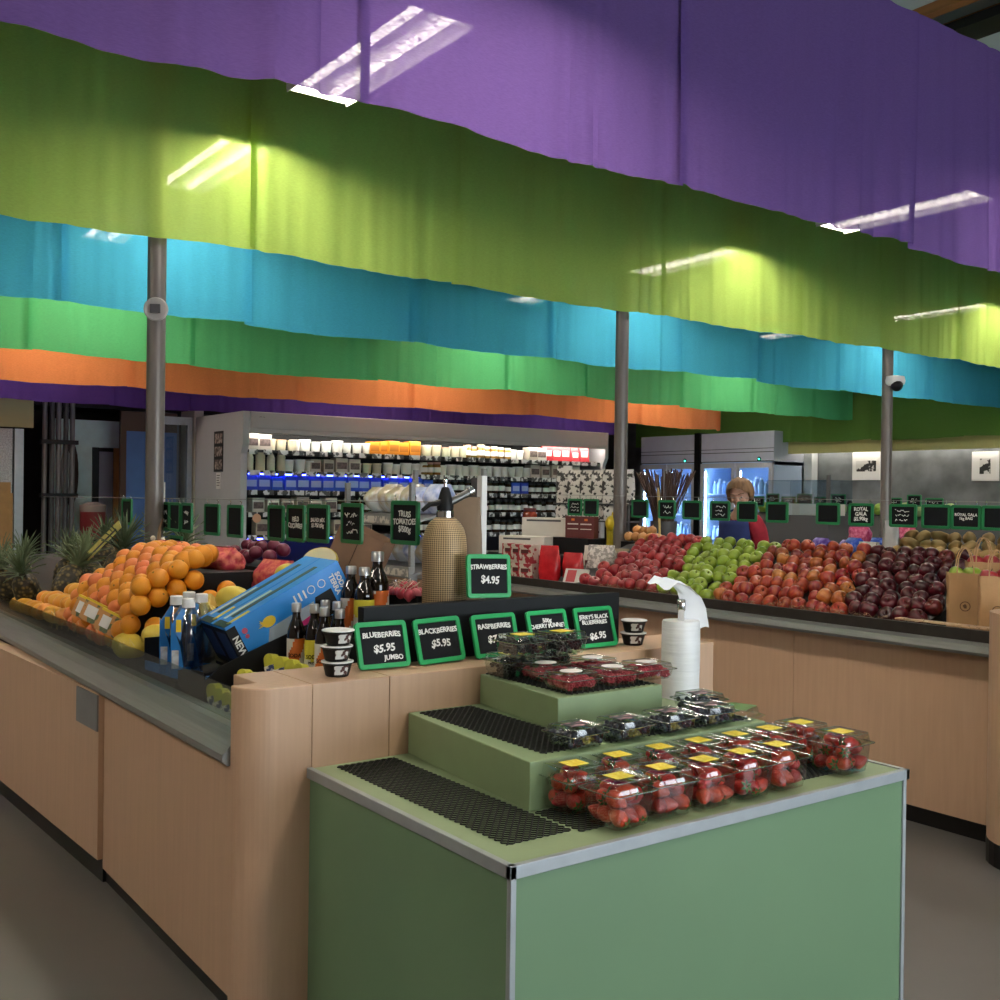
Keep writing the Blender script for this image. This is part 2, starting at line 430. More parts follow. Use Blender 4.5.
arc = [(-2.925+.09*math.sin(a), 1.28-.09*math.cos(a)) for a in [PI/2*k/10 for k in range(11)]]
cp(MB().prism(arc+[(-2.835, 1.398), (-3.12, 1.398), (-3.12, 1.268), (-2.945, 1.268), (-2.945, 1.19)], 0, .985, 'z'), 'corner_post', WOOD, bevel=.004)
cp(MB().box(-3.12, -2.837, 1.399, 1.66, 0, .985).box(-3.12, -2.838, 1.662, 2.75, 0, .985).box(-3.12, -2.838, 2.752, 3.12, 0, .985), 'end_panel', WOOD, bevel=.003)
cp(MB().box(-3.075, -3.035, 1.675, 2.80, .985, 1.178), 'backboard', BLACKM, bevel=.003)
cp(MB().box(-3.75, -3.08, 2.0, 2.78, .9, 1.10).box(-3.75, -3.08, 1.815, 2.0, .9, 1.03), 'inner_shelf', BLACKM)
cp(MB().prism([(1.31, .4), (1.31, .862), (1.40, .875), (2.0, 1.02), (2.3, 1.02), (3.0, .88), (3.05, .4)], -9.2, -3.76).box(-3.76, -3.12, 1.5, 3.05, .4, .897).box(-3.76, -3.12, 1.31, 1.5, .4, .80), 'display_bed', M('black display liner', '#19191a', .6, var=.2))
cp(MB().box(-9.2, -3.12, 3.05, 3.1, 0, .9), 'rear_panel', WOOD)

# ------------------------------------------------------------------ far counter (apples)
t = thing('produce_counter', 'pale wood produce counter carrying the apples, on the right', 'counter', (-5, 4.6, 0))
def cp(mb, name, mat, par=None, **k):
    o = mb.build(name, mat, t, **k); o.location = (5, -4.6, 0); return o
cp(MB().box(-8.5, -3.62, 4.6, 4.66, .088, .86).box(-3.615, -2.44, 4.6, 4.66, .088, .86), 'front_panel', WOOD)
cp(MB().box(-8.5, -2.44, 4.635, 4.8, 0, .088), 'kick_plate', PLINTH)
cp(MB().prism([(4.51, .86), (4.50, .875), (4.51, .905), (4.56, .915), (4.70, .915), (4.70, .86)], -8.5, -2.44), 'steel_ledge', STEEL)
cp(MB().box(-8.5, -2.44, 4.56, 4.585, .915, .968), 'retaining_lip', M('dark retaining lip', '#27221f', .5, var=.3, vscale=20))
cp(MB().prism([(4.66, .4), (4.66, .93), (4.72, .935), (5.47, 1.19), (5.55, 1.2), (5.95, 1.16), (5.95, .4)], -5.85, -2.95).box(-8.5, -5.86, 4.66, 5.95, .4, .915).box(-2.945, -2.44, 4.66, 5.95, .4, .925), 'display_bed', bpy.data.materials['black display liner'])
cp(MB().box(-8.5, -2.44, 5.95, 6.0, 0, .93), 'rear_panel', WOOD)
t2 = t
t = thing('end_post', 'rounded pale wood end post with black base at the right edge', 'post', (-2.235, 4.52, 0))
MB().prism([(-.235*math.cos(a), -.2*math.sin(a)) for a in [PI*k/16 for k in range(17)]]+[(.235, .35), (-.235, .35)], .10, 1.075, 'z').build('post_body', WOOD, t)
MB().prism([(-.237*math.cos(a), -.202*math.sin(a)) for a in [PI*k/16 for k in range(17)]]+[(.235, .35), (-.237, .35)], 0, .10, 'z').build('kick_base', PLINTH, t)

# ------------------------------------------------------------------ green plinth with risers
t = thing('display_plinth', 'sage green display box holding the berry punnets, in the foreground', 'display plinth', (-2.35, 2.14, 0))
def cp(mb, name, mat, **k):
    o = mb.build(name, mat, t, **k); o.location = (2.35, -2.14, 0); return o
cp(MB().box(-2.832, -1.842, 1.392, 2.868, .0, .715), 'body', GREENP)
cp(MB().box(-2.832, -1.85, 1.40, 2.862, .715, .738), 'top', GREENT)
cp(MB().box(-2.832, -1.83, 1.38, 1.398, .712, .742), 'edge_trim', ALU, bevel=.002)
cp(MB().box(-1.848, -1.83, 1.38, 2.88, .712, .742), 'edge_trim', ALU, bevel=.002)
cp(MB().box(-2.832, -1.83, 2.862, 2.88, .712, .742), 'edge_trim', ALU, bevel=.002)
cp(MB().box(-1.852, -1.836, 1.386, 1.402, 0, .712), 'corner_trim', ALU, bevel=.002)
cp(MB().box(-1.852, -1.836, 2.858, 2.874, 0, .712), 'corner_trim', ALU, bevel=.002)

def riser(name, poly, z0, z1, label):
    o = MB().prism(poly, z0, z1, 'z').build(name, GREENR, bevel=.003)
    return tag(o, label, 'display riser', 'display risers')
riser('display_riser', [(-2.83, 1.725), (-2.135, 1.668), (-2.135, 2.585), (-2.83, 2.585)], .738, .866, 'wide sage green riser step, the lower of the two steps')
riser('display_riser', [(-2.83, 1.998), (-2.37, 1.952), (-2.37, 2.375), (-2.83, 2.375)], .866, .962, 'small sage green riser step on top of the wide one')

def mesh_mat(x0, x1, y0, y1, z, label, pitch=.0105):
    """non-slip mat of wavy rubber strips touching each other like netting"""
    mb = MB(); n = int((y1-y0)/pitch); h = .0035; k = 0
    nx = int((x1-x0)/.006)
    for i in range(n):
        yc = y0+(i+.5)*pitch; pts = []
        vs = []; fs = []
        for j in range(nx+1):
            x = x0+j*.006; yy = yc+(pitch*.48)*(1 if (j % 4) in (1, 2) else -1)*(1 if i % 2 else -1)*(.9)
            for dy, dz in ((-.0011, 0), (-.0011, h), (.0011, h), (.0011, 0)): vs.append((x, yy+dy, z+dz))
        for j in range(nx):
            a = j*4; b = a+4
            for q in range(3): fs.append((a+q, b+q, b+q+1, a+q+1))
        mb.add(vs, fs)
    return tag(mb.build('mesh_mat', MATB), label, 'mat', 'black mesh mats')
mesh_mat(-2.80, -1.95, 1.46, 1.662, .739, 'black rubber mesh mat on the bare left strip of the display top')
mesh_mat(-2.12, -1.93, 1.67, 2.80, .739, 'black rubber mesh mat under the strawberry punnets')
mesh_mat(-2.80, -2.17, 1.745, 1.955, .867, 'black rubber mesh mat at the left of the wide riser')
mesh_mat(-2.355, -2.17, 1.985, 2.57, .867, 'black rubber mesh mat under the blueberry punnets')
mesh_mat(-2.82, -2.385, 2.01, 2.36, .963, 'black rubber mesh mat on the small riser step')

# ------------------------------------------------------------------ berries in clear punnets
def rrect(w, d, r, n=3):
    pts = []
    for cx, cy, a0 in ((w/2-r, d/2-r, 0), (-w/2+r, d/2-r, PI/2), (-w/2+r, -d/2+r, PI), (w/2-r, -d/2+r, 1.5*PI)):
        for k in range(n+1):
            a = a0+PI/2*k/n; pts.append((cx+r*math.cos(a), cy+r*math.sin(a)))
    return pts
def loops(mb, secs, bottom=True, top=False, r=.012, X=None):
    """secs: (width, depth, z) rounded-rectangle sections skinned together"""
    vs = []; fs = []; n = None
    for w_, d_, z in secs:
        p = rrect(w_, d_, min(r, w_*.3, d_*.3)); n = len(p); vs += [(x, y, z) for x, y in p]
    for i in range(len(secs)-1):
        for k in range(n): fs.append((i*n+k, i*n+(k+1) % n, (i+1)*n+(k+1) % n, (i+1)*n+k))
    if bottom: fs.append(tuple(range(n))[::-1])
    if top: fs.append(tuple((len(secs)-1)*n+k for k in range(n)))
    return mb.add(vs, fs, X)

LIDST = M('yellow paper sticker', '#e2c92c', .5, var=.25, vscale=60, col2='#f0df62', thr=(.45, .6))
LIDWH = M('white paper sticker', '#e6dfdc', .5, var=.1)
LIDPK = M('pink and black sticker', '#3a3a3c', .5, col2='#b98a90', vscale=50, thr=(.45, .6))
RIMC = M_clear('clear plastic rim', '#f6faf8', .28, .75, .15)
def punnet(name, w_, d_, h, lidh, stk, stkshape, label, cat='punnet'):
    t = thing(name, label, cat)
    mb = MB(); loops(mb, [(w_*.82, d_*.82, 0.001), (w_*.86, d_*.86, h*.25), (w_*.90, d_*.90, h*.27), (w_*.96, d_*.96, h*.93), (w_*1.10, d_*1.08, h*.94), (w_*1.10, d_*1.08, h*.97)])
    mb.build('tub', CLEAR, t, smooth=True)
    mb = MB(); loops(mb, [(w_*1.12, d_*1.09, h*.975), (w_*.96, d_*.96, h*.985), (w_*.90, d_*.9, h+lidh*.9), (w_*.86, d_*.86, h+lidh)], bottom=False, top=True)
    lid = mb.build('lid', CLEAR, t, smooth=True)
    mb = MB(); p = rrect(w_*1.11, d_*1.085, .012, 4); mb.tube([(x, y, h*.965) for x, y in p+p[:1]], .0016, 5); p = rrect(w_*.885, d_*.885, .012, 4); mb.tube([(x, y, h+lidh*.97) for x, y in p+p[:1]], .0011, 5)
    mb.build('rim', RIMC, lid, smooth=True)
    z = h+lidh+.001
    if stkshape == 'square': mb = MB().box(-.026, .026, -.03, .03, z, z+.001)
    elif stkshape == 'oval': mb = MB().lathe([(.032, z), (.032, z+.001)], 20, Matrix.Diagonal((1.0, 1.15, 1, 1)))
    else: mb = MB().box(-.022, .022, -.035, .035, z, z+.001)
    mb.build('sticker', stk, lid)
    return t
SBM = M('strawberry skin', '#b3161c', .3, var=.25, vscale=30, bump=.5, bscale=260, rand=['#a50f18', '#cc2a1e', '#d8521f', '#8e0e16'], coat=.3)
LEAFM = M('strawberry leaf', '#3c5a22', .55, var=.2)
def strawberry():
    t = thing('strawberry', 'red strawberry', 'strawberry')
    def f(p):
        z = p.z; r = 1.0 if z > .2 else 1-.48*((.2-z)/1.2)**1.3
        return Vector((p.x*r, p.y*r, z))
    MB().ball((0, 0, 0), (.0195, .0195, .026), 12, 9, f=f).build('fruit', SBM, t, smooth=True)
    mb = MB()
    for k in range(6):
        a = 2*PI*k/6; c, s = math.cos(a), math.sin(a)
        mb.add([(0, 0, .0245), (.009*c-.004*s, .009*s+.004*c, .0262), (.018*c, .018*s, .0225), (.009*c+.004*s, .009*s-.004*c, .0262)], [(0, 1, 2, 3), (3, 2, 1, 0)])
    mb.tube([(0, 0, .024), (.002, 0, .034)], .0014, 5)
    mb.build('calyx', LEAFM, t)
    return t
KSB = Kind(strawberry())
KP = Kind(punnet('strawberry_punnet', .128, .138, .088, .026, LIDST, 'square', 'x'))
SP = [(-2.085, 1.772), (-2.092, 1.931), (-2.094, 2.09), (-2.09, 2.24), (-2.086, 2.39), (-2.084, 2.54), (-2.085, 2.69),
      (-1.928, 1.785), (-1.935, 1.936), (-1.93, 2.09), (-1.932, 2.24), (-1.932, 2.39), (-1.935, 2.685)]
for i, (x, y) in enumerate(SP):
    row = 'back' if i < 7 else 'front'; k = i if i < 7 else i-7
    where = '%s row, %s from the left' % (row, ORD[k]) if i != 12 else 'front row, set apart at the right end'
    rz = rnd(-.06, .06)
    KP.put((x, y, .7455), (0, 0, rz), 'clear punnet of strawberries with yellow sticker, '+where, 'strawberry punnets')
    spots = [(a*.033, b*.036, .024) for a in (-1, 0, 1) for b in (-1, 0, 1)]+[(a*.024, b*.028, .06) for a in (-1, 1) for b in (-1, 1)]+[(0, 0, .082), (-.03, .0, .078), (.03, .0, .078)]
    for j, (a, b, c) in enumerate(spots):
        if j == 4: continue
        p = Vector((a+rnd(-.004, .004), b+rnd(-.004, .004), c+rnd(0, .006)))
        p.rotate(Euler((0, 0, rz)))
        KSB.put((x+p.x, y+p.y, .7465+p.z), (rnd(1.0, 2.2), rnd(-.5, .5), rnd(0, 6.3)), 'red strawberry in the clear punnet in the '+where, 'strawberries in the '+where, rnd(1.0, 1.18))

# raspberries
RBM = M('raspberry', '#b0243a', .45, var=.2, vscale=60, rand=['#a81c34', '#c43a4c', '#8e1430'], bump=.3, bscale=200)
def drupes(n, r, rr_, seed, open_=True):
    mb = MB(); ga = PI*(3-5**.5)
    for k in range(n):
        z = 1-2*(k+.5)/n
        if open_ and z < -.75: continue
        q = math.sqrt(1-z*z); mb.ball((r*q*math.cos(ga*k), r*q*math.sin(ga*k), r*1.15*z), rr_, 6, 4)
    return mb
rb = tag(drupes(34, .0085, .0034, 1).build('raspberry', RBM, smooth=True), 'x', 'raspberry')
KR = Kind(rb)
KRP = Kind(punnet('raspberry_punnet', .13, .135, .034, .016, LIDWH, 'oval', 'x'))
for i, (x, y, wh) in enumerate([(-2.448, 2.065, 'at the front left of the small riser'), (-2.45, 2.235, 'at the front middle of the small riser'), (-2.46, 2.39, 'at the front right of the small riser'), (-2.615, 2.10, 'behind the front left one'), (-2.62, 2.30, 'in the second row on the right')]):
    KRP.put((x, y, .9705), (0, 0, rnd(-.08, .08)), 'clear raspberry punnet with oval white sticker '+wh, 'raspberry punnets')
    for a in range(4):
        for b in range(4):
            for c in range(1 if (a in (0, 3) and b in (0, 3)) else 1):
                KR.put((x+(a-1.5)*.0265+rnd(-.003, .003), y+(b-1.5)*.0275+rnd(-.003, .003), .9715+.014+c*.02+rnd(0, .012)), (rnd(0, 3), rnd(0, 3), rnd(0, 3)), 'red raspberry in the punnet '+wh, 'raspberries '+wh, rnd(1.3, 1.5))
# blueberries and blackberries: too many small ones to count
BLM = M('blueberry bloom', '#232a3f', .55, var=.35, vscale=50)
BKM = M('blackberry', '#17121a', .3, var=.3, vscale=60)
def fill(name, m, x, y, z, w_, d_, h, n, r, label, rough=False):
    mb = MB()
    for k in range(n):
        c = (rnd(-w_/2, w_/2), rnd(-d_/2, d_/2), r+rnd(0, h))
        if rough:
            for q in range(7):
                v = Vector((rnd(-1, 1), rnd(-1, 1), rnd(-1, 1))).normalized()*r*.6
                mb.ball((c[0]+v.x, c[1]+v.y, c[2]+v.z), r*.5, 6, 4)
        else: mb.ball(c, r, 8, 6)
    tag(mb.build(name, m, loc=(x, y, z), smooth=True), label, name, kind='stuff')
KBP = Kind(punnet('blueberry_punnet', .118, .135, .036, .016, LIDPK, 'slab', 'x'))
for i, (x, y, wh) in enumerate([(-2.20, 1.875, 'first from the left on the wide riser'), (-2.198, 2.05, 'second from the left on the wide riser'), (-2.195, 2.225, 'third from the left on the wide riser'), (-2.20, 2.40, 'fourth from the left on the wide riser'), (-2.345, 2.515, 'behind the front row beside the bag roll')]):
    KBP.put((x, y, .8745), (0, 0, rnd(-.1, .1)), 'low clear punnet of blueberries, '+wh, 'blueberry punnets')
    fill('blueberries', BLM, x, y, .876, .092, .11, .026, 150, .0075, 'dark blueberries in the punnet '+wh)
KBK = Kind(punnet('blackberry_punnet', .125, .138, .05, .018, LIDST, 'square', 'x'))
for i, (x, y, z, wh) in enumerate([(-2.66, 2.04, 1.041, 'stacked on top at the left'), (-2.66, 2.20, 1.041, 'stacked on top at the right'), (-2.735, 2.05, .9705, 'at the bottom of the stack, left'), (-2.775, 2.24, .9705, 'at the bottom of the stack, right')]):
    KBK.put((x, y, z), (0, 0, rnd(-.08, .08)), 'clear punnet of blackberries on the small riser, '+wh, 'blackberry punnets')
    fill('blackberries', BKM, x, y, z+.001, .095, .11, .034, 62, .0115, 'black blackberries in the punnet '+wh, True)
t = thing('empty_punnet', 'empty clear punnet lid lying at the right end of the wide riser', 'punnet', (-2.22, 2.555, .875), (0, 0, .3))
mb = MB(); loops(mb, [(.12, .13, .0), (.10, .11, .004), (.095, .105, .022), (.09, .1, .026)], bottom=False, top=True); mb.build('lid', CLEAR, t, smooth=True)
mb = MB(); loops(mb, [(.135, .145, -.004), (.12, .13, .0)], bottom=False); mb.build('rim', CLEAR, t, smooth=True)

# bag roll on a chrome post
t = thing('bag_roll', 'white roll of produce bags on a chrome post with its end sheet hanging up', 'bag roll', (-2.705, 2.80, .742))
MB().lathe([(.062, 0), (.062, .012), (.012, .018)], 24).build('foot', CHROME, t, smooth=True)
MB().lathe([(.012, .015), (.012, .395), (.016, .40), (.016, .435), (.012, .44)], 16).build('post', CHROME, t, smooth=True)
ROLLM = M('white film roll', '#e6e8ea', .3, var=.05, vscale=5, stretch=(1, 1, 14), bump=.25, bscale=9)
MB().lathe([(.02, .05), (.066, .05), (.069, .06), (.068, .15), (.0695, .22), (.069, .355), (.066, .362), (.02, .362)], 40).build('roll', ROLLM, t, smooth=True)
def fn(u, v):
    s = v; a = (-.055+.03*s)+.058*u   # strip rising from the roll's far side and folding towards the left
    up = [(.045, -.045, .33), (.035, -.04, .41), (.02, -.035, .455), (-.02, -.05, .50), (-.06, -.055, .515), (-.085, -.075, .49)]
    k = min(4, int(s*5)); e = s*5-k; p = [up[k][i]*(1-e)+up[k+1][i]*e for i in range(3)]
    wdt = .095*(1-.15*s)
    return (p[0]*.2+(u-.5)*wdt*.5, p[0]*1.3+.01+(u-.5)*wdt*.9, p[2]-.03*(u-.5)*s+.006*math.sin(u*9+s*4))
MB().grid(fn, 8, 20).build('loose_sheet', M('thin white film', '#e9ebee', .35, var=.04), t, smooth=True)

# ------------------------------------------------------------------ chalkboard signs
def board_sign(name, w_, h, frame, label, lettering=None, hook=False):
    t = thing(name, label, 'sign')
    b = .016
    mb = MB(); po = rrect(w_, h, .014, 4); pi_ = rrect(w_-2*b, h-2*b, .004, 4); n = len(po)
    vs = [(x, -.006, z) for x, z in po]+[(x, -.006, z) for x, z in pi_]+[(x, .006, z) for x, z in po]+[(x, .006, z) for x, z in pi_]; fs = []
    for i in range(n):
        j = (i+1) % n; fs += [(i, j, n+j, n+i), (2*n+i, 3*n+i, 3*n+j, 2*n+j), (i, 2*n+i, 2*n+j, j), (n+i, n+j, 3*n+j, 3*n+i)]
    mb.add(vs, fs)
    mb.build('frame', frame, t, bevel=.002)
    MB().box(-w_/2+b*.9, w_/2-b*.9, -.0015, .004, -h/2+b*.9, h/2-b*.9).build('board', SLATE, t)
    for me, lz, lx in lettering or []:
        o = link('lettering', me, t, (lx, -.0026, lz), (PI/2, 0, 0))
    if hook:
        for s in (-.35, .35):
            MB().tube([(s*w_, 0, h/2-.004), (s*w_, .004, h/2+.012), (s*w_, 0, h/2+.022), (s*w_, -.004, h/2+.012)], .0022, 5).build('hook', CHROME, t)
    return t
fronts = [('BLUEBERRIES', '$5.95', 'JUMBO', 1.708), ('BLACKBERRIES', '$5.95', None, 1.925), ('RASPBERRIES', '$7.95', None, 2.158), ('500g\nCHERRY PUNNET', None, None, 2.395), ("JERRY'S BLACK\nBLUEBERRIES", '$6.95', None, 2.618)]
for k, (a, p, c, y) in enumerate(fronts):
    L = [(text_mesh(a, .024 if '\n' not in a else .021, CHALKM, .05), .032 if '\n' not in a else .028, 0), (text_mesh(p or '$', .034, CHALKM, .06, .1), -.012 if '\n' not in a else -.034, .004)]
    if not p: L = L[:1]
    if c: L.append((text_mesh(c, .022, CHALKM, .03), -.043, .035))
    t = board_sign('chalkboard_sign', .186, .152, FRAMEG, 'green framed chalkboard reading %s leaning on the black backboard' % a.replace('\n', ' ').replace('$', '').title(), L)
    t['group'] = 'berry price chalkboards'
    t.location = (-2.972, y+.003, 1.062); t.rotation_euler = (rad(-17), rnd(-.03, .03), PI/2+rnd(-.04, .04))
t = board_sign('chalkboard_sign', .19, .155, FRAMEG, 'green framed chalkboard reading Strawberries standing on top of the black backboard', [(text_mesh('STRAWBERRIES', .0235, CHALKM, .05), .032, 0), (text_mesh('$4.95', .036, CHALKM, .06, .1), -.014, .004)])
t.location = (-3.05, 2.185, 1.262); t.rotation_euler = (rad(-6), .03, PI/2); t['group'] = 'berry price chalkboards'

# hanging signs on the two wires
SA = [(-6.812, 1.40, None), (-6.107, 1.39, 2), (-5.921, 1.39, 0), (-5.727, 1.39, 2), (-5.354, 1.39, 0), (-5.044, 1.39, 0), (-4.555, 1.395, 0), (-4.343, 1.40, 'FIELD\nCUCUMBER'), (-4.125, 1.405, 'SALAD MIX\n$1.95/100g'), (-3.82, 1.415, 3), (-3.404, 1.43, 'TRUSS\nTOMATOES\n$/500g')]
MB0 = MB().tube([(-9, 2.05, 1.488), (-3.2, 2.05, 1.522)], .002, 5)
tag(MB0.build('sign_wire', STEEL), 'thin steel wire the signs over the left counter hang from', 'wire')
tag(MB().tube([(-7.4, 5.5, 1.56), (-2.4, 5.5, 1.545)], .002, 5).build('sign_wire', STEEL), 'thin steel wire the signs over the apples hang from', 'wire')
def lettered(spec, w_, h):
    if not spec: return []
    if isinstance(spec, int): return [(scrawl(spec, w_*.66, h*.6, CHALKM), 0, 0)]
    return [(text_mesh(spec, min(.042, (w_-.045)/(.60*max(len(q) for q in spec.split('\n'))), .125/(len(spec.split('\n'))*1.15)), CHALKM, .06), .003, 0)]
for k, (x, z, sp) in enumerate(SA):
    des = 'blank' if not sp else 'handwritten' if isinstance(sp, (int)) else 'reading '+sp.replace('\n', ' ').replace('$', '').title()
    t = board_sign('hanging_sign', .19, .165, FRAMED, 'green chalkboard %s over the left counter, %s from the left' % (des, ORD[k]), lettered(sp, .19, .165), True)
    t.location = (x, 2.05, z+.012); t.rotation_euler = (0, 0, rnd(-.05, .05)); t['group'] = 'signs hung over the left counter'
t = board_sign('chalkboard_sign', .19, .13, FRAMED, 'blank green framed chalkboard standing in the oranges under three hanging signs', [], False)
t.location = (-5.83, 2.02, 1.235); t.rotation_euler = (rad(-8), 0, 0)
SBX = [(-6.499, 3), (-6.304, 0), (-5.75, 0), (-5.469, 2), (-5.223, 0), (-4.962, 3), (-4.724, 0), (-4.474, 0), (-4.081, 0), (-3.845, 'ROYAL\nGALA\n$5.90kg'), (-3.564, 3), (-3.357, 0), (-3.178, 'ROYAL GALA\n1kg BAG'), (-3.0, 0)]
for k, (x, sp) in enumerate(SBX):
    des = 'blank' if not sp else 'handwritten' if isinstance(sp, int) else 'reading '+sp.replace('\n', ' ').replace('$', '').title()
    w_ = .175
    t = board_sign('hanging_sign', w_, .135, FRAMED, 'green chalkboard %s hung over the apples, %s from the left' % (des, ORD[k]), lettered(sp, w_, .135), True)
    t.location = (x, 5.5, 1.462); t.rotation_euler = (0, 0, rnd(-.04, .04)); t['group'] = 'signs hung over the apples'

# ------------------------------------------------------------------ fruit kinds
def apple_mesh(name, mat, tall=1.0):
    prof = [(.004, -.80), (.22, -.90), (.48, -.88), (.76, -.60), (.95, -.15), (1.0, .22), (.93, .58), (.72, .84), (.44, .93), (.20, .82), (.05, .62)]
    me = MB().lathe([(r*.038, z*.036*tall) for r, z in prof], 16).mesh(name, mat, True)
    return me
STEMM = M('apple stem', '#4a3320', .7)
def fruit(name, label, mat, tall=1.0):
    t = thing(name, label, name.split('_')[-1])
    link('flesh', apple_mesh(name, mat, tall), t)
    MB().tube([(0, 0, .022*tall), (.001, 0, .033*tall), (.004, 0, .043*tall)], .0016, 5).build('stem', STEMM, t)
    return Kind(t)
def M_apple(name, base, streak, tones, coat=.25):
    return M(name, base, .3, col2=streak, vscale=38, stretch=(1.6, 1.6, .35), thr=(.42, .68), rand=tones, coat=coat)
A_RED = fruit('red_apple', 'x', M_apple('red apple skin', '#8a1220', '#b8483a', ['#7e0f1c', '#981a28', '#8c1226', '#ab2c2c']))
A_GRN = fruit('green_apple', 'x', M_apple('green apple skin', '#7e9a22', '#95ad3c', ['#74921e', '#88a22c', '#98ad42']), .94)
A_MIX = fruit('striped_apple', 'x', M_apple('striped apple skin', '#8e1820', '#cf7a34', ['#7e101e', '#951a2a', '#b84a2a', '#861224', '#700e1e', '#c98a3a', '#9c2a22']))
A_DRK = fruit('dark_red_apple', 'x', M_apple('dark apple skin', '#3c0812', '#661422', ['#260409', '#420a14', '#5a101c', '#300610', '#7c2a26']), 1.02)
ORM = M('orange peel', '#e4921c', .42, var=.1, vscale=6, bump=.35, bscale=420, rand=['#e29018', '#e8a02a', '#dc801c'])
def orange(name, label, m, r=.041, sz=.97):
    t = thing(name, label, 'orange')
    MB().ball((0, 0, 0), (r, r, r*sz), 18, 12).build('peel', m, t, smooth=True)
    MB().lathe([(.001, r*sz-.0008), (.0045, r*sz+.0004), (.001, r*sz+.0012)], 8).build('stem_button', M('stem button', '#7a6a2c', .7), t)
    return Kind(t)
K_OR = orange('navel_orange', 'x', ORM)
K_GF = orange('blush_orange', 'x', M('blush orange peel', '#e78a3c', .42, var=.1, vscale=4, bump=.3, bscale=400, rand=['#e79a3c', '#e8785a', '#e9884a', '#dd9a34']), .039)

# ---- apples on the far counter
rows_n = 8
kinds = {'red': (A_RED, 'red apple', 'red pile at the left'), 'green': (A_GRN, 'green apple', 'green pile'), 'mix': (A_MIX, 'striped red apple', 'mixed pile in the middle'), 'dark': (A_DRK, 'dark red apple', 'darkest pile by the bags')}
rown = ['front row', 'second row up', 'third row up', 'fourth row up', 'fifth row up', 'sixth row up', 'seventh row up', 'top row']
for j in range(rows_n):
    s = j/(rows_n-1); y = 4.695+.80*s; z = .972+.262*s+(.0 if j else 0)
    x = -5.42-.22*s+(j % 2)*.046
    while x < -2.86-.30*s:
        b1, b2, b3 = -4.74-.38*s, -4.27-.20*s, -3.36-.42*s
        kd = 'red' if x < b1 else 'green' if x < b2 else 'mix' if x < b3 else 'dark'
        if random.random() < .06 and b2-.1 < x < b2+.3: kd = 'dark'
        K, nm, pl = kinds[kd]
        sc = rnd(1.08, 1.26)
        K.put((x+rnd(-.012, .012), y+rnd(-.022, .022), z+rnd(-.010, .018)), (rnd(-1.1, 1.1), rnd(-1.1, 1.1), rnd(0, 6.3)), '%s, %s of the %s' % (nm, rown[j], pl), 'apples: %s, %s' % (pl, rown[j]), sc)
        x += .092*rnd(.94, 1.06)
# straw along the lip
STRAW = M('dry straw', '#8a7458', .8, var=.3, vscale=30)
mb = MB()
for k in range(240):
    x = rnd(-5.2, -2.5); y = rnd(4.575, 4.66); z = rnd(.968, .978); a = rnd(0, 6.3); l = rnd(.02, .06)
    pts = [(x, y, z), (x+l*.5*math.cos(a), y+l*.2*math.sin(a), z+rnd(0, .008)), (x+l*math.cos(a+.4), y+l*.25*math.sin(a+.4), z-rnd(0, .02))]
    mb.tube(pts, .0011, 4)
tag(mb.build('straw', STRAW), 'loose dry straw along the dark lip under the apples', 'straw', kind='stuff')

# potatoes, bagged produce, onions behind the apples
PTM = M('potato skin', '#a98a55', .75, var=.12, vscale=16, bump=.2, bscale=50, rand=['#a3854f', '#b5955f', '#977848'])
K_PT = Kind(tag(MB().ball((0, 0, 0), (.062, .036, .034), 14, 10, f=lambda p: p*(1+.12*noise.noise(p*1.7))).build('potato', PTM, smooth=True), 'x', 'potato'))
for j in range(3):
    for k in range(9-j):
        K_PT.put((-3.78+k*.098+j*.05+rnd(-.012, .012), 5.60+j*.075+rnd(-.01, .01), 1.245+j*.042+rnd(0, .01)), (rnd(-.4, .4), rnd(-.4, .4), rnd(0, 3)), 'brown potato in the %s row of the heap behind the dark apples' % ('front', 'middle', 'back')[j], 'potatoes, %s row' % ('front', 'middle', 'back')[j])
def pouch(name, w_, d_, h, m, label, cat, band=None, seed=0, gusset=True):
    """soft pillow bag with a crimped top"""
    t = thing(name, label, cat)
    mb = MB(); n = 20
    def fn(u, v):
        a = 2*PI*u; z = h*v
        ww = w_/2*(.92+.12*math.sin(PI*v)); dd = d_/2*(max(.04, (1-v**3)) if gusset else max(.05, math.sin(PI*(.08+.84*v))))
        e = .6
        cx = math.copysign(abs(math.cos(a))**e, math.cos(a)); sy = math.copysign(abs(math.sin(a))**e, math.sin(a))
        q = 1+.10*noise.noise((cx*2+seed, sy*2, v*4)) if name != 'net_bag' else 1.10-.34*noise.voronoi(Vector((ww*cx*16+seed, dd*sy*16, z*16)))[0][0]
        return (ww*cx*q, dd*sy*q, z+.0)
    mb.grid(fn, 28 if name != 'net_bag' else 56, 12 if name != 'net_bag' else 24); mb.add([(w_/2*.8*math.cos(2*PI*k/12), d_/2*.8*math.sin(2*PI*k/12), .001) for k in range(12)], [tuple(range(12))])
    mb.build('bag', m, t, smooth=True)
    if band:
        MB().box(-w_*.3, w_*.3, -d_/2-.004, -d_*.36, h*.2, h*.6).build('label_panel', band, t)
    return t
BLUEN = M('blue net', '#2a56c8', .45, var=.4, vscale=30, col2='#7fa0e8', thr=(.5, .7))
PURN = M('violet net', '#6a4ab0', .45, var=.4, vscale=30, col2='#b9a0e0', thr=(.5, .7))
PINKN = M('pink net', '#c9406f', .5, vscale=40, col2='#f08aa8', thr=(.45, .65))
def put(o, loc, rz=0, rx=0):
    o.location = loc; o.rotation_euler = (rx, 0, rz); return o
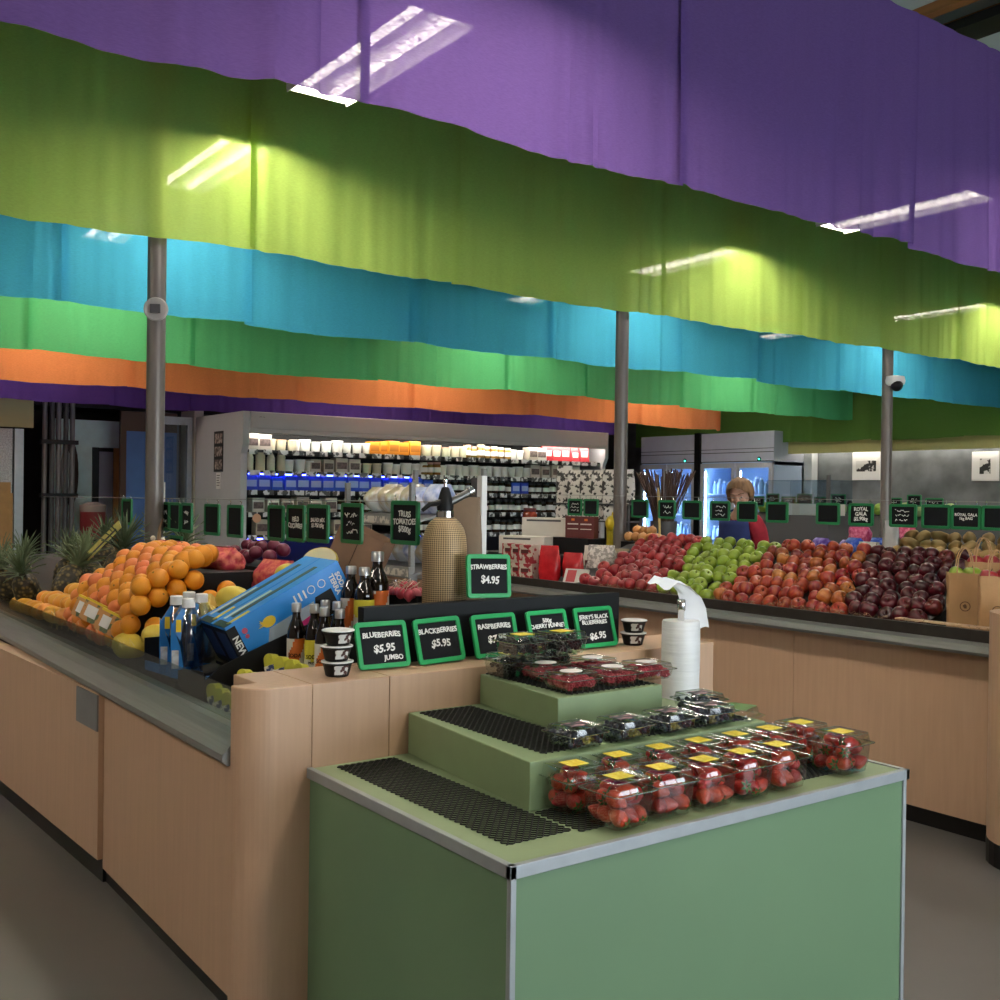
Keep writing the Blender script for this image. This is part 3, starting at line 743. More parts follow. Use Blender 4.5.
for k, (x, y, m, lb, h) in enumerate([(-4.22, 5.63, PURN, 'violet net bag of produce behind the striped apples, left of the blue one', .10), (-4.10, 5.76, PURN, 'violet net bag of produce at the back left behind the striped apples', .11), (-3.98, 5.64, BLUEN, 'blue net bag of produce behind the striped apples', .11), (-3.90, 5.80, BLUEN, 'blue net bag of produce at the back under the Royal Gala sign', .13), (-4.12, 5.88, PINKN, 'pink net bag of produce standing behind the violet ones', .19), (-3.80, 5.90, PINKN, 'pink net bag of produce beside the right hand pole', .20)]):
    put(pouch('net_bag', .15, .12, h, m, lb, 'net bag', seed=k, gusset=False), (x, y, 1.205 if y < 5.7 else 1.185), rnd(-.5, .5))
put(pouch('plastic_bag', .09, .08, .22, M('clear crumpled film', '#b9b7b2', .25, var=.15, coat=.3), 'white crumpled plastic bag standing between the net bags and the potatoes', 'bag', seed=5), (-3.72, 5.62, 1.21), .5)
o = thing('produce_carton', 'open white carton behind the striped apples', 'carton', (-3.88, 5.62, 1.205)); MB().box(-.07, .07, -.02, .02, 0, .09).build('carton_body', PAPERW, o); MB().box(-.07, .07, -.0215, -.02, .03, .05).build('print_band', ORANGEP, o)

# brown paper bags
APPB = {'green': A_GRN, 'red': A_RED}
def paper_bag(label, loc, rz, w_=.155, d_=.10, h=.265, tall=1):
    t = thing('paper_bag', label, 'paper bag', loc, (0, 0, rz), 'brown paper bags')
    mb = MB()
    def fn(u, v):
        p = rrect(w_, d_, .004, 1); n = len(p); i = u*n; k = int(i) % n; e = i-int(i)
        a, b = p[k], p[(k+1) % n]; x, y = a[0]*(1-e)+b[0]*e, a[1]*(1-e)+b[1]*e
        s = 1-.04*math.sin(PI*v)+.07*noise.noise((x*22, y*22, v*4+loc[0]*5))
        side = abs(x) > w_*.48
        return (x*s, y*s*(1-.0*v), h*v+.006*noise.noise((x*20, y*20, 2))*v)
    mb.grid(fn, 40, 8); mb.box(-w_*.48, w_*.48, -d_*.48, d_*.48, .001, .003)
    mb.build('bag_body', KRAFT, t, solid=.0012)
    for s in (-1, 1):
        pts = [(.038*math.cos(PI*k/10), s*d_*.47+.004*math.sin(k), h-.03+.15*math.sin(PI*k/10)**.8) for k in range(11)]
        MB().tube(pts, .003, 6).build('twine_handle', KRAFT, t)
    mb = MB(); n = 20
    for k in range(n):
        a, b = 2*PI*k/n, 2*PI*(k+1)/n; c = (.0, -d_/2-.0015, h*.42)
        mb.add([(c[0]+q*math.cos(g), c[1], c[2]+q*math.sin(g)) for g in (a, b) for q in (.020, .024)], [(0, 1, 3, 2)])
    mb.add([(.0+.012*math.cos(2*PI*k/5+PI/2)*(1 if k % 2 else .6), -d_/2-.0015, h*.42+.012*math.sin(2*PI*k/5+PI/2)) for k in range(5)], [(0, 1, 2, 3, 4)])
    mb.build('stamped_emblem', M('brown stamp ink', '#5f452c', .8), t)
    return t
BG = [((-2.80, 4.84, .93), .62, 'brown paper bag with twine handles showing green apples, at the left front', 'green'),
      ((-2.60, 4.77, .93), .6, 'brown paper bag filled with red apples, at the right front by the end post', 'red'),
      ((-2.83, 5.06, .93), .62, 'brown paper bag standing behind the one with green apples', 'red'),
      ((-2.68, 5.22, .93), .6, 'brown paper bag at the back of the group by the end post', 'green'),
      ((-2.50, 5.02, .93), .6, 'brown paper bag at the far right edge behind the end post', 'red')]
for i, (loc, rz, lb, kd) in enumerate(BG):
    paper_bag(lb, loc, rz, h=.275 if i < 2 else .32)
    hh = .275 if i < 2 else .32
    q = Euler((0, 0, rz))
    for a, b, c in ((-.034, .0, .03), (.034, .002, .034)):
        v = Vector((a, b, 0)); v.rotate(q)
        APPB[kd].put((loc[0]+v.x, loc[1]+v.y, loc[2]+hh-.045+c), (rnd(-.6, .6), rnd(-.6, .6), rnd(0, 6)), '%s apple at the mouth of the %s' % (kd, ('paper bag at the left front', 'paper bag at the right front', 'bag behind the left front one', 'bag at the back of the group', 'bag at the far right edge')[i]), 'apples in bag %d by the end post' % (i+1) if False else 'apples in the '+('paper bag at the left front', 'paper bag at the right front', 'bag behind the left front one', 'bag at the back', 'bag at the far right')[i])
MB0 = MB().box(-3.02, -2.5, 4.605, 4.66, .970, .978)
tag(MB0.build('wooden_slat', WOODT), 'pale wooden slat on the lip in front of the paper bags', 'slat')

# ---- oranges and other fruit on the near counter
t = thing('display_crate', 'black sloping display crate under the oranges', 'crate', (-4.85, 1.5, .86))
MB().prism([(-.10, .0), (-.085, .10), (-.05, .19), (.07, .305), (.16, .335), (.42, .335), (.42, 0)], -.42, .41).build('crate_body', BLACK, t)
prof = [(1.33, .915), (1.345, .985), (1.37, 1.06), (1.43, 1.13), (1.50, 1.195), (1.57, 1.25), (1.65, 1.268), (1.80, 1.272)]
acc = [0]
for p, q in zip(prof, prof[1:]): acc.append(acc[-1]+math.hypot(q[0]-p[0], q[1]-p[1]))
rn2 = ['bottom row', 'second row up', 'third row up', 'fourth row up', 'fifth row up', 'top row', 'back row on top']
for i in range(12):
    for j in range(7):
        sl = (j+.5*(i % 2))*.0865
        if sl > acc[-1] or i < 1 and j < 1: continue
        if i > 9 and j > 12-i+1: continue
        q = max(k for k in range(len(acc)-1) if acc[k] <= sl); e = (sl-acc[q])/(acc[q+1]-acc[q])
        y = prof[q][0]*(1-e)+prof[q+1][0]*e; z = prof[q][1]*(1-e)+prof[q+1][1]*e
        K = K_OR if (i < 3 or random.random() < .45) else K_GF
        nm = 'orange' if K is K_OR else 'pink blushed orange'
        K.put((-4.42-.078*i+rnd(-.006, .006), y+rnd(-.008, .008), z+rnd(-.006, .010)), (rnd(-.6, 1.7), rnd(-.6, .6), rnd(0, 6)), '%s in the %s of the orange pyramid' % (nm, rn2[j]), 'oranges, %s, %s' % (rn2[j], nm), rnd(.98, 1.10))
for j, (n, y0, z0) in enumerate([(5, 1.43, .99), (4, 1.37, 1.075), (4, 1.37, 1.158), (2, 1.56, 1.25)]):
    for k in range(n):
        K_OR.put((-4.345-.010*j+rnd(-.006, .006), y0+.076*k+rnd(-.006, .006), z0+.033*k+rnd(-.005, .005)), (rnd(0, 1.6), rnd(0, 1.6), rnd(0, 6)), 'orange on the right hand end face of the pyramid, %s layer' % ORD[j], 'oranges on the end face, %s layer' % ORD[j], 1.04)
for k in range(9):   # loose oranges and mandarins to the right, under the nets
    K_OR.put((-4.20+.04*(k % 3)+.09*(k//3), 1.66+.08*(k % 3), 1.02+.055*(k % 3)+.03*(k//3)), (rnd(0, 1), 0, rnd(0, 6)), 'orange in the loose heap between the pyramid and the blue cartons', 'loose oranges by the blue cartons', .95)
CARDP = M('printed fruit carton card', '#c9935a', .6, col2='#5d6b4a', vscale=22, thr=(.5, .55))
for k, (x, z, l) in enumerate([(-4.90, 1.01, .15), (-4.72, 1.005, .19), (-4.53, .985, .15)]):
    t = thing('carton_flap', 'printed carton flap with white sticker in front of the oranges, %s from the left' % ORD[k], 'carton', (x, 1.305, z), (rad(-14), rad(18), rad(30)), 'carton flaps')
    MB().box(-l/2, l/2, -.004, .004, -.045, .04).build('flap', CARDP, t); MB().box(-l/2, l/2, -.005, .005, .04, .05).build('yellow_edge', YELLOW, t)
    MB().box(-l*.38, -l*.05, -.0056, -.004, -.025, .025).build('sticker', PAPERW, t)
MGM = M('mango skin', '#dd9a2c', .4, col2='#d8743c', vscale=5, thr=(.35, .7), rand=['#d9a83a', '#e0b040', '#d8823c', '#cfa02e'], bump=.1, bscale=200)
t = thing('mango', 'x', 'mango')
MB().ball((0, 0, 0), (.066, .044, .042), 16, 12, f=lambda p: Vector((p.x, p.y*(1-.18*p.x), p.z*(1-.15*p.x)))).build('skin', MGM, t, smooth=True)
MB().tube([(.064, 0, 0), (.073, 0, .003)], .003, 5).build('stem', STEMM, t)
K_MG = Kind(t)
for j, (y, z, x0, n) in enumerate([(1.335, .925, -5.36, 11), (1.405, .975, -5.38, 8), (1.47, 1.03, -5.36, 5), (1.54, 1.085, -5.4, 3)]):
    for k in range(n):
        K_MG.put((x0-.105*k+rnd(-.01, .01), y+rnd(-.008, .008), z-.003*k+rnd(0, .008)), (rnd(-.3, .3), rnd(-.25, .25), rnd(-.5, .5)+(PI if random.random() < .5 else 0)), 'yellow orange mango in the %s row, left of the oranges' % ('front', 'second', 'third', 'back')[j], 'mangoes, %s row' % ('front', 'second', 'third', 'back')[j])
MLM = M('yellow melon skin', '#d8bf4a', .45, var=.08, vscale=6, bump=.1, bscale=60)
K_ML = Kind(tag(MB().ball((0, 0, 0), (.10, .062, .06), 18, 12).build('yellow_melon', MLM, smooth=True), 'x', 'melon'))
for x, y, z, rz, s, wh in [(-4.42, 1.345, .905, .2, .95, 'front one behind the acrylic guard'), (-4.22, 1.40, .965, .5, .8, 'beside the blue bottles'), (-4.14, 1.56, 1.045, .2, .85, 'above the row of bottles'), (-3.98, 1.62, 1.12, .3, .95, 'large one touching the blue cartons'), (-3.86, 1.80, 1.22, .2, .8, 'topmost one by the blue cartons')]:
    K_ML.put((x, y, z), (0, .1, rz), 'pale yellow melon, '+wh, 'yellow melons', s)
t = thing('melon_half', 'cut melon half showing pale flesh on top of the fruit by the blue cartons', 'melon', (-3.93, 1.96, 1.275), (rad(62), 0, .35))
MB().ball((0, 0, 0), (.095, .058, .055), 18, 12, f=lambda p: Vector((p.x, p.y, min(p.z, 0)))).build('rind', MLM, t, smooth=True)
MB().lathe([(.055, .0005), (.05, .002), (.02, .001)], 24, Matrix.Diagonal((1.66, 1, 1, 1))).build('flesh', M('pale melon flesh', '#e6ddb8', .4, var=.06), t)
t = thing('melon_wedge', 'wrapped yellow melon wedge behind the bottles', 'melon', (-4.22, 1.56, 1.085), (.2, -.25, .5))
MB().prism([(-.05, -.03), (.05, -.03), (.0, .035)], -.085, .085).build('wedge', M('wrapped melon flesh', '#dcc470', .25, var=.1, coat=.5), t, bevel=.006)
ONB = M('red net', '#c23a4a', .5, vscale=30, col2='#dd7a62', thr=(.45, .6)); ONO = M('orange net', '#d95a2c', .45, vscale=50, col2='#ef8f5a', thr=(.45, .65)); DKR = M('dark red onion skin', '#5e1a30', .4, var=.25, rand=['#5e1a30', '#7a2a44'])
for k, (x, y, z, m, lb) in enumerate([(-5.25, 1.80, 1.20, ONB, 'pink net bag of fruit behind the orange pyramid, left one'), (-4.70, 1.84, 1.195, ONB, 'pink net bag of fruit behind the orange pyramid, right one'), (-4.38, 1.98, 1.06, ONB, 'pink net bag of fruit under the melon half'), (-4.42, 2.20, 1.02, ONO, 'orange net bag of mandarins behind the loose oranges, left one'), (-4.12, 2.22, 1.02, ONO, 'orange net bag of mandarins behind the loose oranges, right one')]):
    put(pouch('net_bag', .26, .18, .13 if k < 2 else .19 if k == 2 else .14, m, lb, 'net bag', seed=k+20, gusset=False), (x, y, z-(.03 if k < 2 else 0)), .2)
K_ON = Kind(tag(MB().ball((0, 0, 0), (.036, .036, .034), 12, 9).build('red_onion', DKR, smooth=True), 'x', 'onion'))
for k in range(12):
    K_ON.put((-5.25+.085*(k % 6)+rnd(-.03, .03), 2.12+.07*(k//6)+rnd(-.02, .02), 1.225+.03*(k//6)+rnd(0, .025)), (rnd(-.5, .5), rnd(-.5, .5), 0), 'dark red onion in the row behind the oranges', 'red onions')
t = thing('display_crate', 'black crate holding the red onions behind the oranges', 'crate', (-5.0, 2.15, 1.0)); MB().box(-.32, .32, -.1, .12, 0, .19).build('crate_body', BLACK, t)
t = thing('garlic_braid', 'pale straw garlic braid standing behind the oranges near the pole', 'garlic', (-5.62, 1.86, 1.18))
mb = MB()
for k in range(9): mb.ball((.03*math.cos(k*2.1), .03*math.sin(k*2.1), .02+.012*k), .024*(1-.05*k), 8, 6)
mb.build('bulbs', M('garlic skin', '#d9cdb4', .6, var=.12), t, smooth=True); MB().tube([(0, 0, .10), (.01, 0, .17), (.03, .01, .22)], [.012, .007, .003], 6).build('stalk', STRAW, t)

# pineapples
PNM, nt, N, L, b = new_mat('pineapple rind')
tc = N.new('ShaderNodeTexCoord'); vo = N.new('ShaderNodeTexVoronoi'); vo.inputs['Scale'].default_value = 44
L.new(tc.outputs['Object'], vo.inputs['Vector'])
rp = N.new('ShaderNodeValToRGB'); rp.color_ramp.elements[0].position = .1; rp.color_ramp.elements[1].position = .55
rp.color_ramp.elements[0].color = rgba('#8d7c48'); rp.color_ramp.elements[1].color = rgba('#2e2a1c')
L.new(vo.outputs['Distance'], rp.inputs['Fac']); L.new(rp.outputs[0], b.inputs['Base Color']); b.inputs['Roughness'].default_value = .55
bp = N.new('ShaderNodeBump'); bp.inputs['Strength'].default_value = .8; bp.inputs['Distance'].default_value = .006; bp.invert = True
L.new(vo.outputs['Distance'], bp.inputs['Height']); L.new(bp.outputs[0], b.inputs['Normal'])
t = thing('pineapple', 'x', 'pineapple')
mb = MB()
def rind(u, v):
    z = -1+2*v; r = (1-abs(z)**2.6)**.5*.07
    k = 1+.05*math.cos(u*2*PI*8+v*16)*math.cos(u*2*PI*8-v*16)
    return (r*k*math.cos(2*PI*u), r*k*math.sin(2*PI*u), .105*z)
mb.grid(rind, 40, 24).build('fruit_body', PNM, t, smooth=True)
mb = MB()
for ring in range(6):
    for k in range(9-ring):
        a = 2*PI*k/(9-ring)+ring*.7; tilt = .95-.15*ring; l = .13+.02*ring-.004*ring*ring+rnd(-.02, .02); pts = []
        for q in range(5):
            s = q/4; rr2 = .012+l*math.sin(tilt)*s*(.7+.5*s); zz = .095+.014*ring+l*math.cos(tilt)*s-.03*s*s*(1 if ring < 3 else .3)
            pts.append((rr2, zz, .012*(1-s)**.7*(1 if s < 1 else 0)))
        vs = []
        for rr2, zz, wd in pts:
            c, s_ = math.cos(a), math.sin(a)
            vs += [(rr2*c-wd*s_, rr2*s_+wd*c, zz+.004), (rr2*c, rr2*s_, zz), (rr2*c+wd*s_, rr2*s_-wd*c, zz+.004)]
        mb.add(vs, [(i*3+j, i*3+j+1, i*3+j+4, i*3+j+3) for i in range(4) for j in range(2)])
mb.build('leaf_crown', M('pineapple leaf', '#66775a', .5, var=.25, vscale=9, stretch=(1, 1, 3), rand=['#5c6e4e', '#7a8860', '#55674a']), t, solid=.0012)
K_PN = Kind(t)
for x, y, z, ry, rx, s, wh in [(-6.34, 1.36, .985, .15, .5, 1.0, 'nearest the mangoes'), (-6.72, 1.34, .985, -.1, .4, 1.1, 'at the left edge of the photo, front'), (-6.02, 1.50, 1.04, .5, .35, 1.05, 'leaning beside the mangoes'), (-6.70, 1.66, 1.03, -.2, .2, 1.05, 'second row on the left'), (-6.32, 1.70, 1.05, .2, .1, 1.0, 'second row behind the nearest one'), (-5.86, 1.72, 1.11, .2, -.1, 1.12, 'large one behind the oranges'), (-7.2, 1.5, 1.0, 0, .3, 1.0, 'furthest left in the front row'), (-6.0, 2.12, 1.13, .1, -.2, 1.0, 'at the back left of the pole'), (-6.55, 2.15, 1.13, 0, -.1, 1.0, 'at the back in the middle of the group'), (-7.1, 2.0, 1.10, 0, 0, 1.0, 'at the back on the left')]:
    K_PN.put((x, y, z), (rx, ry, rnd(0, 6)), 'green crowned pineapple, '+wh, 'pineapples', s)
t = thing('yellow_strip', 'pale yellow printed price strip slanting across the pineapples', 'strip', (-6.02, 1.62, 1.20), (0, rad(-34), rad(20)))
MB().box(-.30, .30, -.002, .002, -.022, .022).build('strip', M('pale yellow strip', '#c9c46e', .5, var=.15, vscale=30), t)
MB().box(-.26, .26, -.003, -.002, -.012, -.002).build('dark_edge_print', GREYD, t)
mb = MB()
for k in range(60):
    x = rnd(-5.6, -4.2); y = rnd(1.275, 1.31); z = rnd(.90, .95); a = rnd(0, 6.3); l = rnd(.03, .07)
    mb.tube([(x, y, z), (x+l*.5*math.cos(a), y+rnd(-.01, .01), z+rnd(-.02, .03)), (x+l*math.cos(a), y+rnd(-.01, .02), z-rnd(0, .04))], .0013, 4)
tag(mb.build('straw', M('pale raffia', '#d6c08a', .7)), 'pale raffia strands among the mangoes behind the acrylic guard', 'straw', kind='stuff')

# ------------------------------------------------------------------ blue soda maker cartons
a_ = Vector((.05, .88, .47)).normalized(); b_ = Vector((-1, .057, 0)); b_ = (b_-a_*a_.dot(b_)).normalized(); n_ = b_.cross(a_)
if n_.z < 0: n_ = -n_
LEN, WID, HGT = .48, .15, .172
def carton(off, label):
    P0 = Vector((-3.53, 1.40, 1.075))+b_*off
    t = thing('machine_carton', label, 'carton'); t['group'] = 'blue cartons'
    # local axes: x along length, y across (away), z up-normal ; origin at the lower front corner
    ax = a_; ay = b_; az = n_
    o0 = P0-az*HGT
    t.matrix_world = Matrix(((ax.x, ay.x, az.x, o0.x), (ax.y, ay.y, az.y, o0.y), (ax.z, ay.z, az.z, o0.z), (0, 0, 0, 1)))
    MB().box(0, LEN, 0, WID, 0, HGT).build('carton_body', BLUEC, t, bevel=.002)
    e = .0012
    MB().box(-e, .035, -e, WID-.001, .002, HGT-.012).build('black_end_panel', BLACK, t)
    MB().box(-2*e, -e, .02, WID-.02, .03, HGT-.03).build('navy_print', NAVY, t)
    MB().box(.06, LEN-.06, WID*.40, WID*.60, HGT, HGT+e).build('lid_stripe', M('grey carton print', '#3c4a44', .5), t)
    MB().box(.04, LEN*.5, WID*.66, WID*.80, HGT, HGT+e).build('lid_window_print', M('pale carton print', '#c6d3c4', .4), t)
    MB().box(.02, .11, WID*.08, WID*.22, HGT, HGT+e).build('yellow_print', YELLOW, t)
    MB().box(-.001, .03, .0, WID*.8, HGT, HGT+e).build('green_tape', M('dark green print', '#24382e', .5), t)
    return t
cA = carton(0, 'blue soda machine carton leaning upwards, the front one with NEW on its black corner')
cB = carton(WID+.004, 'blue soda machine carton leaning upwards, the rear one nearer the oranges')
def side(me_or_mb, mat=None, name='print', loc=(0, 0, 0), rz=0):
    if isinstance(me_or_mb, MB): me_or_mb = me_or_mb.mesh(name, mat)
    o = link(name, me_or_mb, cA, loc, (PI/2, rz, 0)); return o
# side face (local y=0): x along length, z up
side(MB().add([(.10, .02, 0), (.30, .02, 0), (.33, .085, 0), (.14, .085, 0)], [(0, 1, 2, 3)]), M('pale photo print', '#9fb0be', .4), 'photo_print', (0, -.0016, 0))
side(MB().add([(.045, .004, 0), (.24, .004, 0), (.33, .05, 0), (.22, .04, 0), (.12, .022, 0)], [(0, 1, 2, 3, 4)]), PINK, 'magenta_print', (0, -.0022, 0))
side(MB().add([(.30, .006, 0), (.41, .006, 0), (.41, .095, 0), (.34, .095, 0)], [(0, 1, 2, 3)]), BLACK, 'machine_print', (0, -.0016, 0))
mb = MB()
for cx in (.34, .385):
    for k in range(16):
        g0, g1 = 2*PI*k/16, 2*PI*(k+1)/16
        mb.add([(cx+q*math.cos(g), .128+q*math.sin(g), 0) for g in (g0, g1) for q in (.013, .016)], [(0, 1, 3, 2)])
for cx in (.27, .29, .31): mb.box(cx-.003, cx+.004, .11, .142, 0, .0003)
side(mb, PAPERW, 'icon_print', (0, -.0018, 0))
mb = MB()
mb.lathe([(.022, 0), (.001, .0006)], 16, Matrix.Translation((.15, .108, 0)) @ Matrix.Diagonal((1.2, .9, 1, 1)))
for k in range(5): mb.add([(.125, .108, 0), (.118-.004*k, .128-.006*k, 0), (.127, .118-.004*k, 0)], [(0, 1, 2)])
side(mb, YELLOW, 'lemon_print', (0, -.0018, 0))
side(MB().lathe([(.011, 0), (.001, .0005)], 12, Matrix.Translation((.058, .125, 0))).lathe([(.008, 0), (.001, .0005)], 12, Matrix.Translation((.058, .103, 0))), M('coral print', '#d0587a', .5), 'round_emblem', (0, -.0018, 0))
side(text_mesh('NEW', .034, PAPERW), None, 'lettering', (.017, -.0022, .085), PI/2)
side(text_mesh('SODA\nTERRA', .027, PAPERW), None, 'lettering', (.442, -.0022, .10), PI/2)
t = thing('display_wedge', 'black sloping display stand under the blue cartons', 'stand', (-3.7, 1.6, .86))
MB().prism([(-.10, .03), (-.10, .05), (.30, .255), (.34, .255), (.34, .03)], -.16, .15).build('stand_body', BLACK, t)
t = thing('display_tray', 'black curved cardboard display tray beside the yellow packs', 'tray', (-3.5, 1.40, .80))
MB().prism([(-.085, 0), (-.08, .10), (-.03, .145), (.08, .19), (.28, .265), (.40, .30), (.40, 0)], -.003, .003, 'x').build('side_panel', BLACK, t)
MB().prism([(0, 0), (0, .13), (-.06, .13), (-.16, .12), (-.22, .11), (-.22, .06)], -.003, .003, 'y', Matrix.Translation((0, -.08, 0)) @ Matrix.Rotation(rad(3), 4, 'Z')).build('front_panel', BLACK, t)
YPK = M('yellow green pack', '#c2c03c', .4, var=.06); YPB = M('blue and white pack print', '#2b3f74', .5, col2='#e6e2d6', vscale=40, thr=(.45, .5))
t = thing('flavour_pack', 'x', 'pack')
mb = MB(); mb.prism([(-.022, 0), (.022, 0), (.022, .075)]+[(.022*math.cos(PI*k/8), .075+.020*math.sin(PI*k/8)) for k in range(1, 8)]+[(-.022, .075)], -.02, .02, 'y'); mb.build('pack_body', YPK, t, bevel=.002)
MB().box(-.0222, .0222, -.0212, -.02, .012, .05).build('print_panel', YPB, t)
KY = Kind(t)
for k, (x, y, z, rx, ry, wh) in enumerate([(-3.44, 1.345, .812, -.15, -.35, 'first from the left in the front row behind the acrylic guard'), (-3.375, 1.345, .806, -.15, -.35, 'second from the left in the front row'), (-3.31, 1.345, .803, -.15, -.3, 'third from the left in the front row'), (-3.245, 1.345, .803, -.15, -.3, 'fourth from the left in the front row'), (-3.18, 1.345, .803, -.15, -.3, 'fifth in the front row, by the corner post'), (-3.39, 1.43, .86, -.2, -.35, 'in the middle of the heap on the left'), (-3.32, 1.43, .86, -.2, -.35, 'in the middle of the heap, centre'), (-3.25, 1.43, .86, -.2, -.35, 'in the middle of the heap on the right'), (-3.42, 1.54, .90, -.2, -.35, 'first of four standing before the syrup bottles'), (-3.345, 1.545, .90, -.2, -.35, 'second of four before the syrup bottles'), (-3.265, 1.545, .90, -.2, -.3, 'third of four before the syrup bottles'), (-3.17, 1.53, .90, -.2, -.3, 'last of four before the syrup bottles')]):
    KY.put((x, y, z), (rx, ry, .5), 'yellow green flavour pack, '+wh, 'yellow green packs', .95)

# clear soda bottles with blue sleeves
BLS = M('blue bottle sleeve', '#2277bd', .35, var=.1, vscale=9)
def soda_bottle(label):
    t = thing('plastic_bottle', label, 'bottle', group='clear bottles with blue sleeves')
    mb = MB(); mb.lathe([(.036, 0), (.041, .008), (.0415, .05), (.038, .09), (.0415, .13), (.0415, .15), (.034, .19), (.018, .222), (.0155, .232)], 20); mb.build('bottle', CLEARB, t, smooth=True)
    MB().lathe([(.0185, .226), (.0185, .254), (.016, .256)], 18).build('cap', WHITE, t, smooth=True)
    mb = MB(); mb.box(-.044, -.0435, -.044, .044, .0, .17).box(-.0435, .0435, -.0445, -.044, 0, .02)
    mb.add([(-.044, -.044, .17), (-.044, .044, .17), (-.012, .02, .228), (-.012, -.02, .228)], [(0, 1, 2, 3)])
    mb.add([(-.044, -.0445, 0), (-.004, -.0445, 0), (-.018, -.0445, .10), (-.044, -.0445, .19)], [(0, 1, 2, 3)])
    mb.add([(-.044, -.0445, .17), (-.018, -.0445, .12), (-.008, -.02, .22), (-.016, -.022, .225)], [(0, 1, 2, 3)])
    s = mb.build('blue_sleeve', BLS, t, solid=.0006)
    MB().box(-.030, -.016, -.0462, -.0452, .15, .19).build('yellow_tag', YELLOW, s)
    MB().box(-.041, -.022, -.0458, -.0448, .03, .09).build('photo_print', M('sleeve print', '#8a6a62', .5, col2='#d0d8e0', vscale=40), s)
    return t
for x, y, rz, wh in [(-4.045, 1.46, 1.2, 'furthest back'), (-3.95, 1.475, 1.25, 'second from the back'), (-3.915, 1.365, 1.2, 'third from the back'), (-3.80, 1.37, 1.15, 'nearest, its clear shoulder showing')]:
    t = soda_bottle('clear plastic bottle with blue sleeve beside the cartons, '+wh); t.location = (x, y, .875); t.rotation_euler = (0, 0, rz); t.scale = (1.28, 1.28, 1.1)
t = thing('bottle_tray', 'blue carton tray under the clear plastic bottles', 'tray', (-3.9, 1.4, .866), (0, 0, .1)); MB().box(-.17, .20, -.085, .09, 0, .006).build('base', BLUEC, t); MB().box(-.17, .20, -.088, -.085, 0, .035).build('front_wall', BLUEC, t); MB().box(-.176, -.17, -.088, .09, 0, .12).build('side_wall', BLACK, t)

# dark glass syrup bottles
LABS = {'orange': (M('orange label', '#d06a26', .5), M('label white', '#d9d6d0', .5)), 'yellow': (M('lime label', '#d2c83a', .5), M('label white', '#d9d6d0', .5))}
def syrup(label, kind, hs=1.0, words=True):
    t = thing('syrup_bottle', label, 'bottle', group='dark glass syrup bottles')
    MB().lathe([(.026, 0), (.0305, .006), (.0305, .140), (.0292, .155), (.0235, .174), (.0165, .190), (.0135, .202), (.013, .222)], 22).build('glass', GLASSD, t, smooth=True)
    MB().lathe([(.0165, .216), (.0165, .242), (.0145, .245)], 20).build('cap', SILV, t, smooth=True)
    c1, c2 = LABS[kind]
    mb = MB()
    def lab(u, v, r=.0309):
        a = -2.6+5.2*u; return (r*math.sin(a), -r*math.cos(a), .022+.108*v)
    mb.grid(lab, 28, 12)
    me = mb.mesh('label', [c2, c1])
    for p in me.polygons:
        c = p.center; u = (math.atan2(c.x, -c.y)+2.6)/5.2; v = (c.z-.022)/.108
        if kind == 'orange': p.material_index = 1 if .25 < (u*1.8-.4)+(1-v)*.0-(v-.5)*.55 < .75 else 0
        else: p.material_index = 1 if v > .35+abs(u-.5)*.6 or v < .2 else 0
        p.use_smooth = True
    lb = link('label', me, t)
    if words:
        for s, z, sz in (('SODA', .075, .017), ('PRESS', .056, .011)):
            m = text_mesh(s, sz, BLACK, 0)
            for v in m.vertices:
                a = v.co.x/.031; v.co = Vector((.0315*math.sin(a), v.co.y*0-.0315*math.cos(a), z+v.co.y))
            link('lettering', m, lb)
    return t
for k, (x, y, kd, rz, wh) in enumerate([(-3.43, 1.625, 'orange', .95, 'orange label, furthest left'), (-3.365, 1.662, 'yellow', .95, 'yellow label, second from the left'), (-3.475, 1.76, 'orange', .9, 'at the back in the middle, half hidden'), (-3.41, 1.775, 'orange', .9, 'at the back right, half hidden'), (-3.263, 1.65, 'orange', .95, 'orange label, in the middle at the front'), (-3.181, 1.666, 'orange', .95, 'at the right behind the stacked tubs')]):
    t = syrup('dark glass syrup bottle with silver cap, '+wh, kd); t.location = (x, y, .898); t.rotation_euler = (0, 0, rz); t.scale = (1.05, 1.05, 1.07)
for x, y, kd, sc, wh in [(-3.44, 1.94, 'orange', 1.45, 'big one with orange stripe standing on the shelf'), (-3.49, 1.872, 'orange', 1.0, 'orange label, left of the pair on the shelf'), (-3.41, 1.884, 'yellow', 1.0, 'yellow label, right of the pair on the shelf')]:
    t = syrup('dark glass syrup bottle with silver cap, '+wh, kd, words=False); t.location = (x, y+(.015 if sc > 1 else 0), 1.03); t.rotation_euler = (0, 0, .95); t.scale = (sc, sc, 1.24) if sc > 1 else (1.22, 1.22, 1.02)

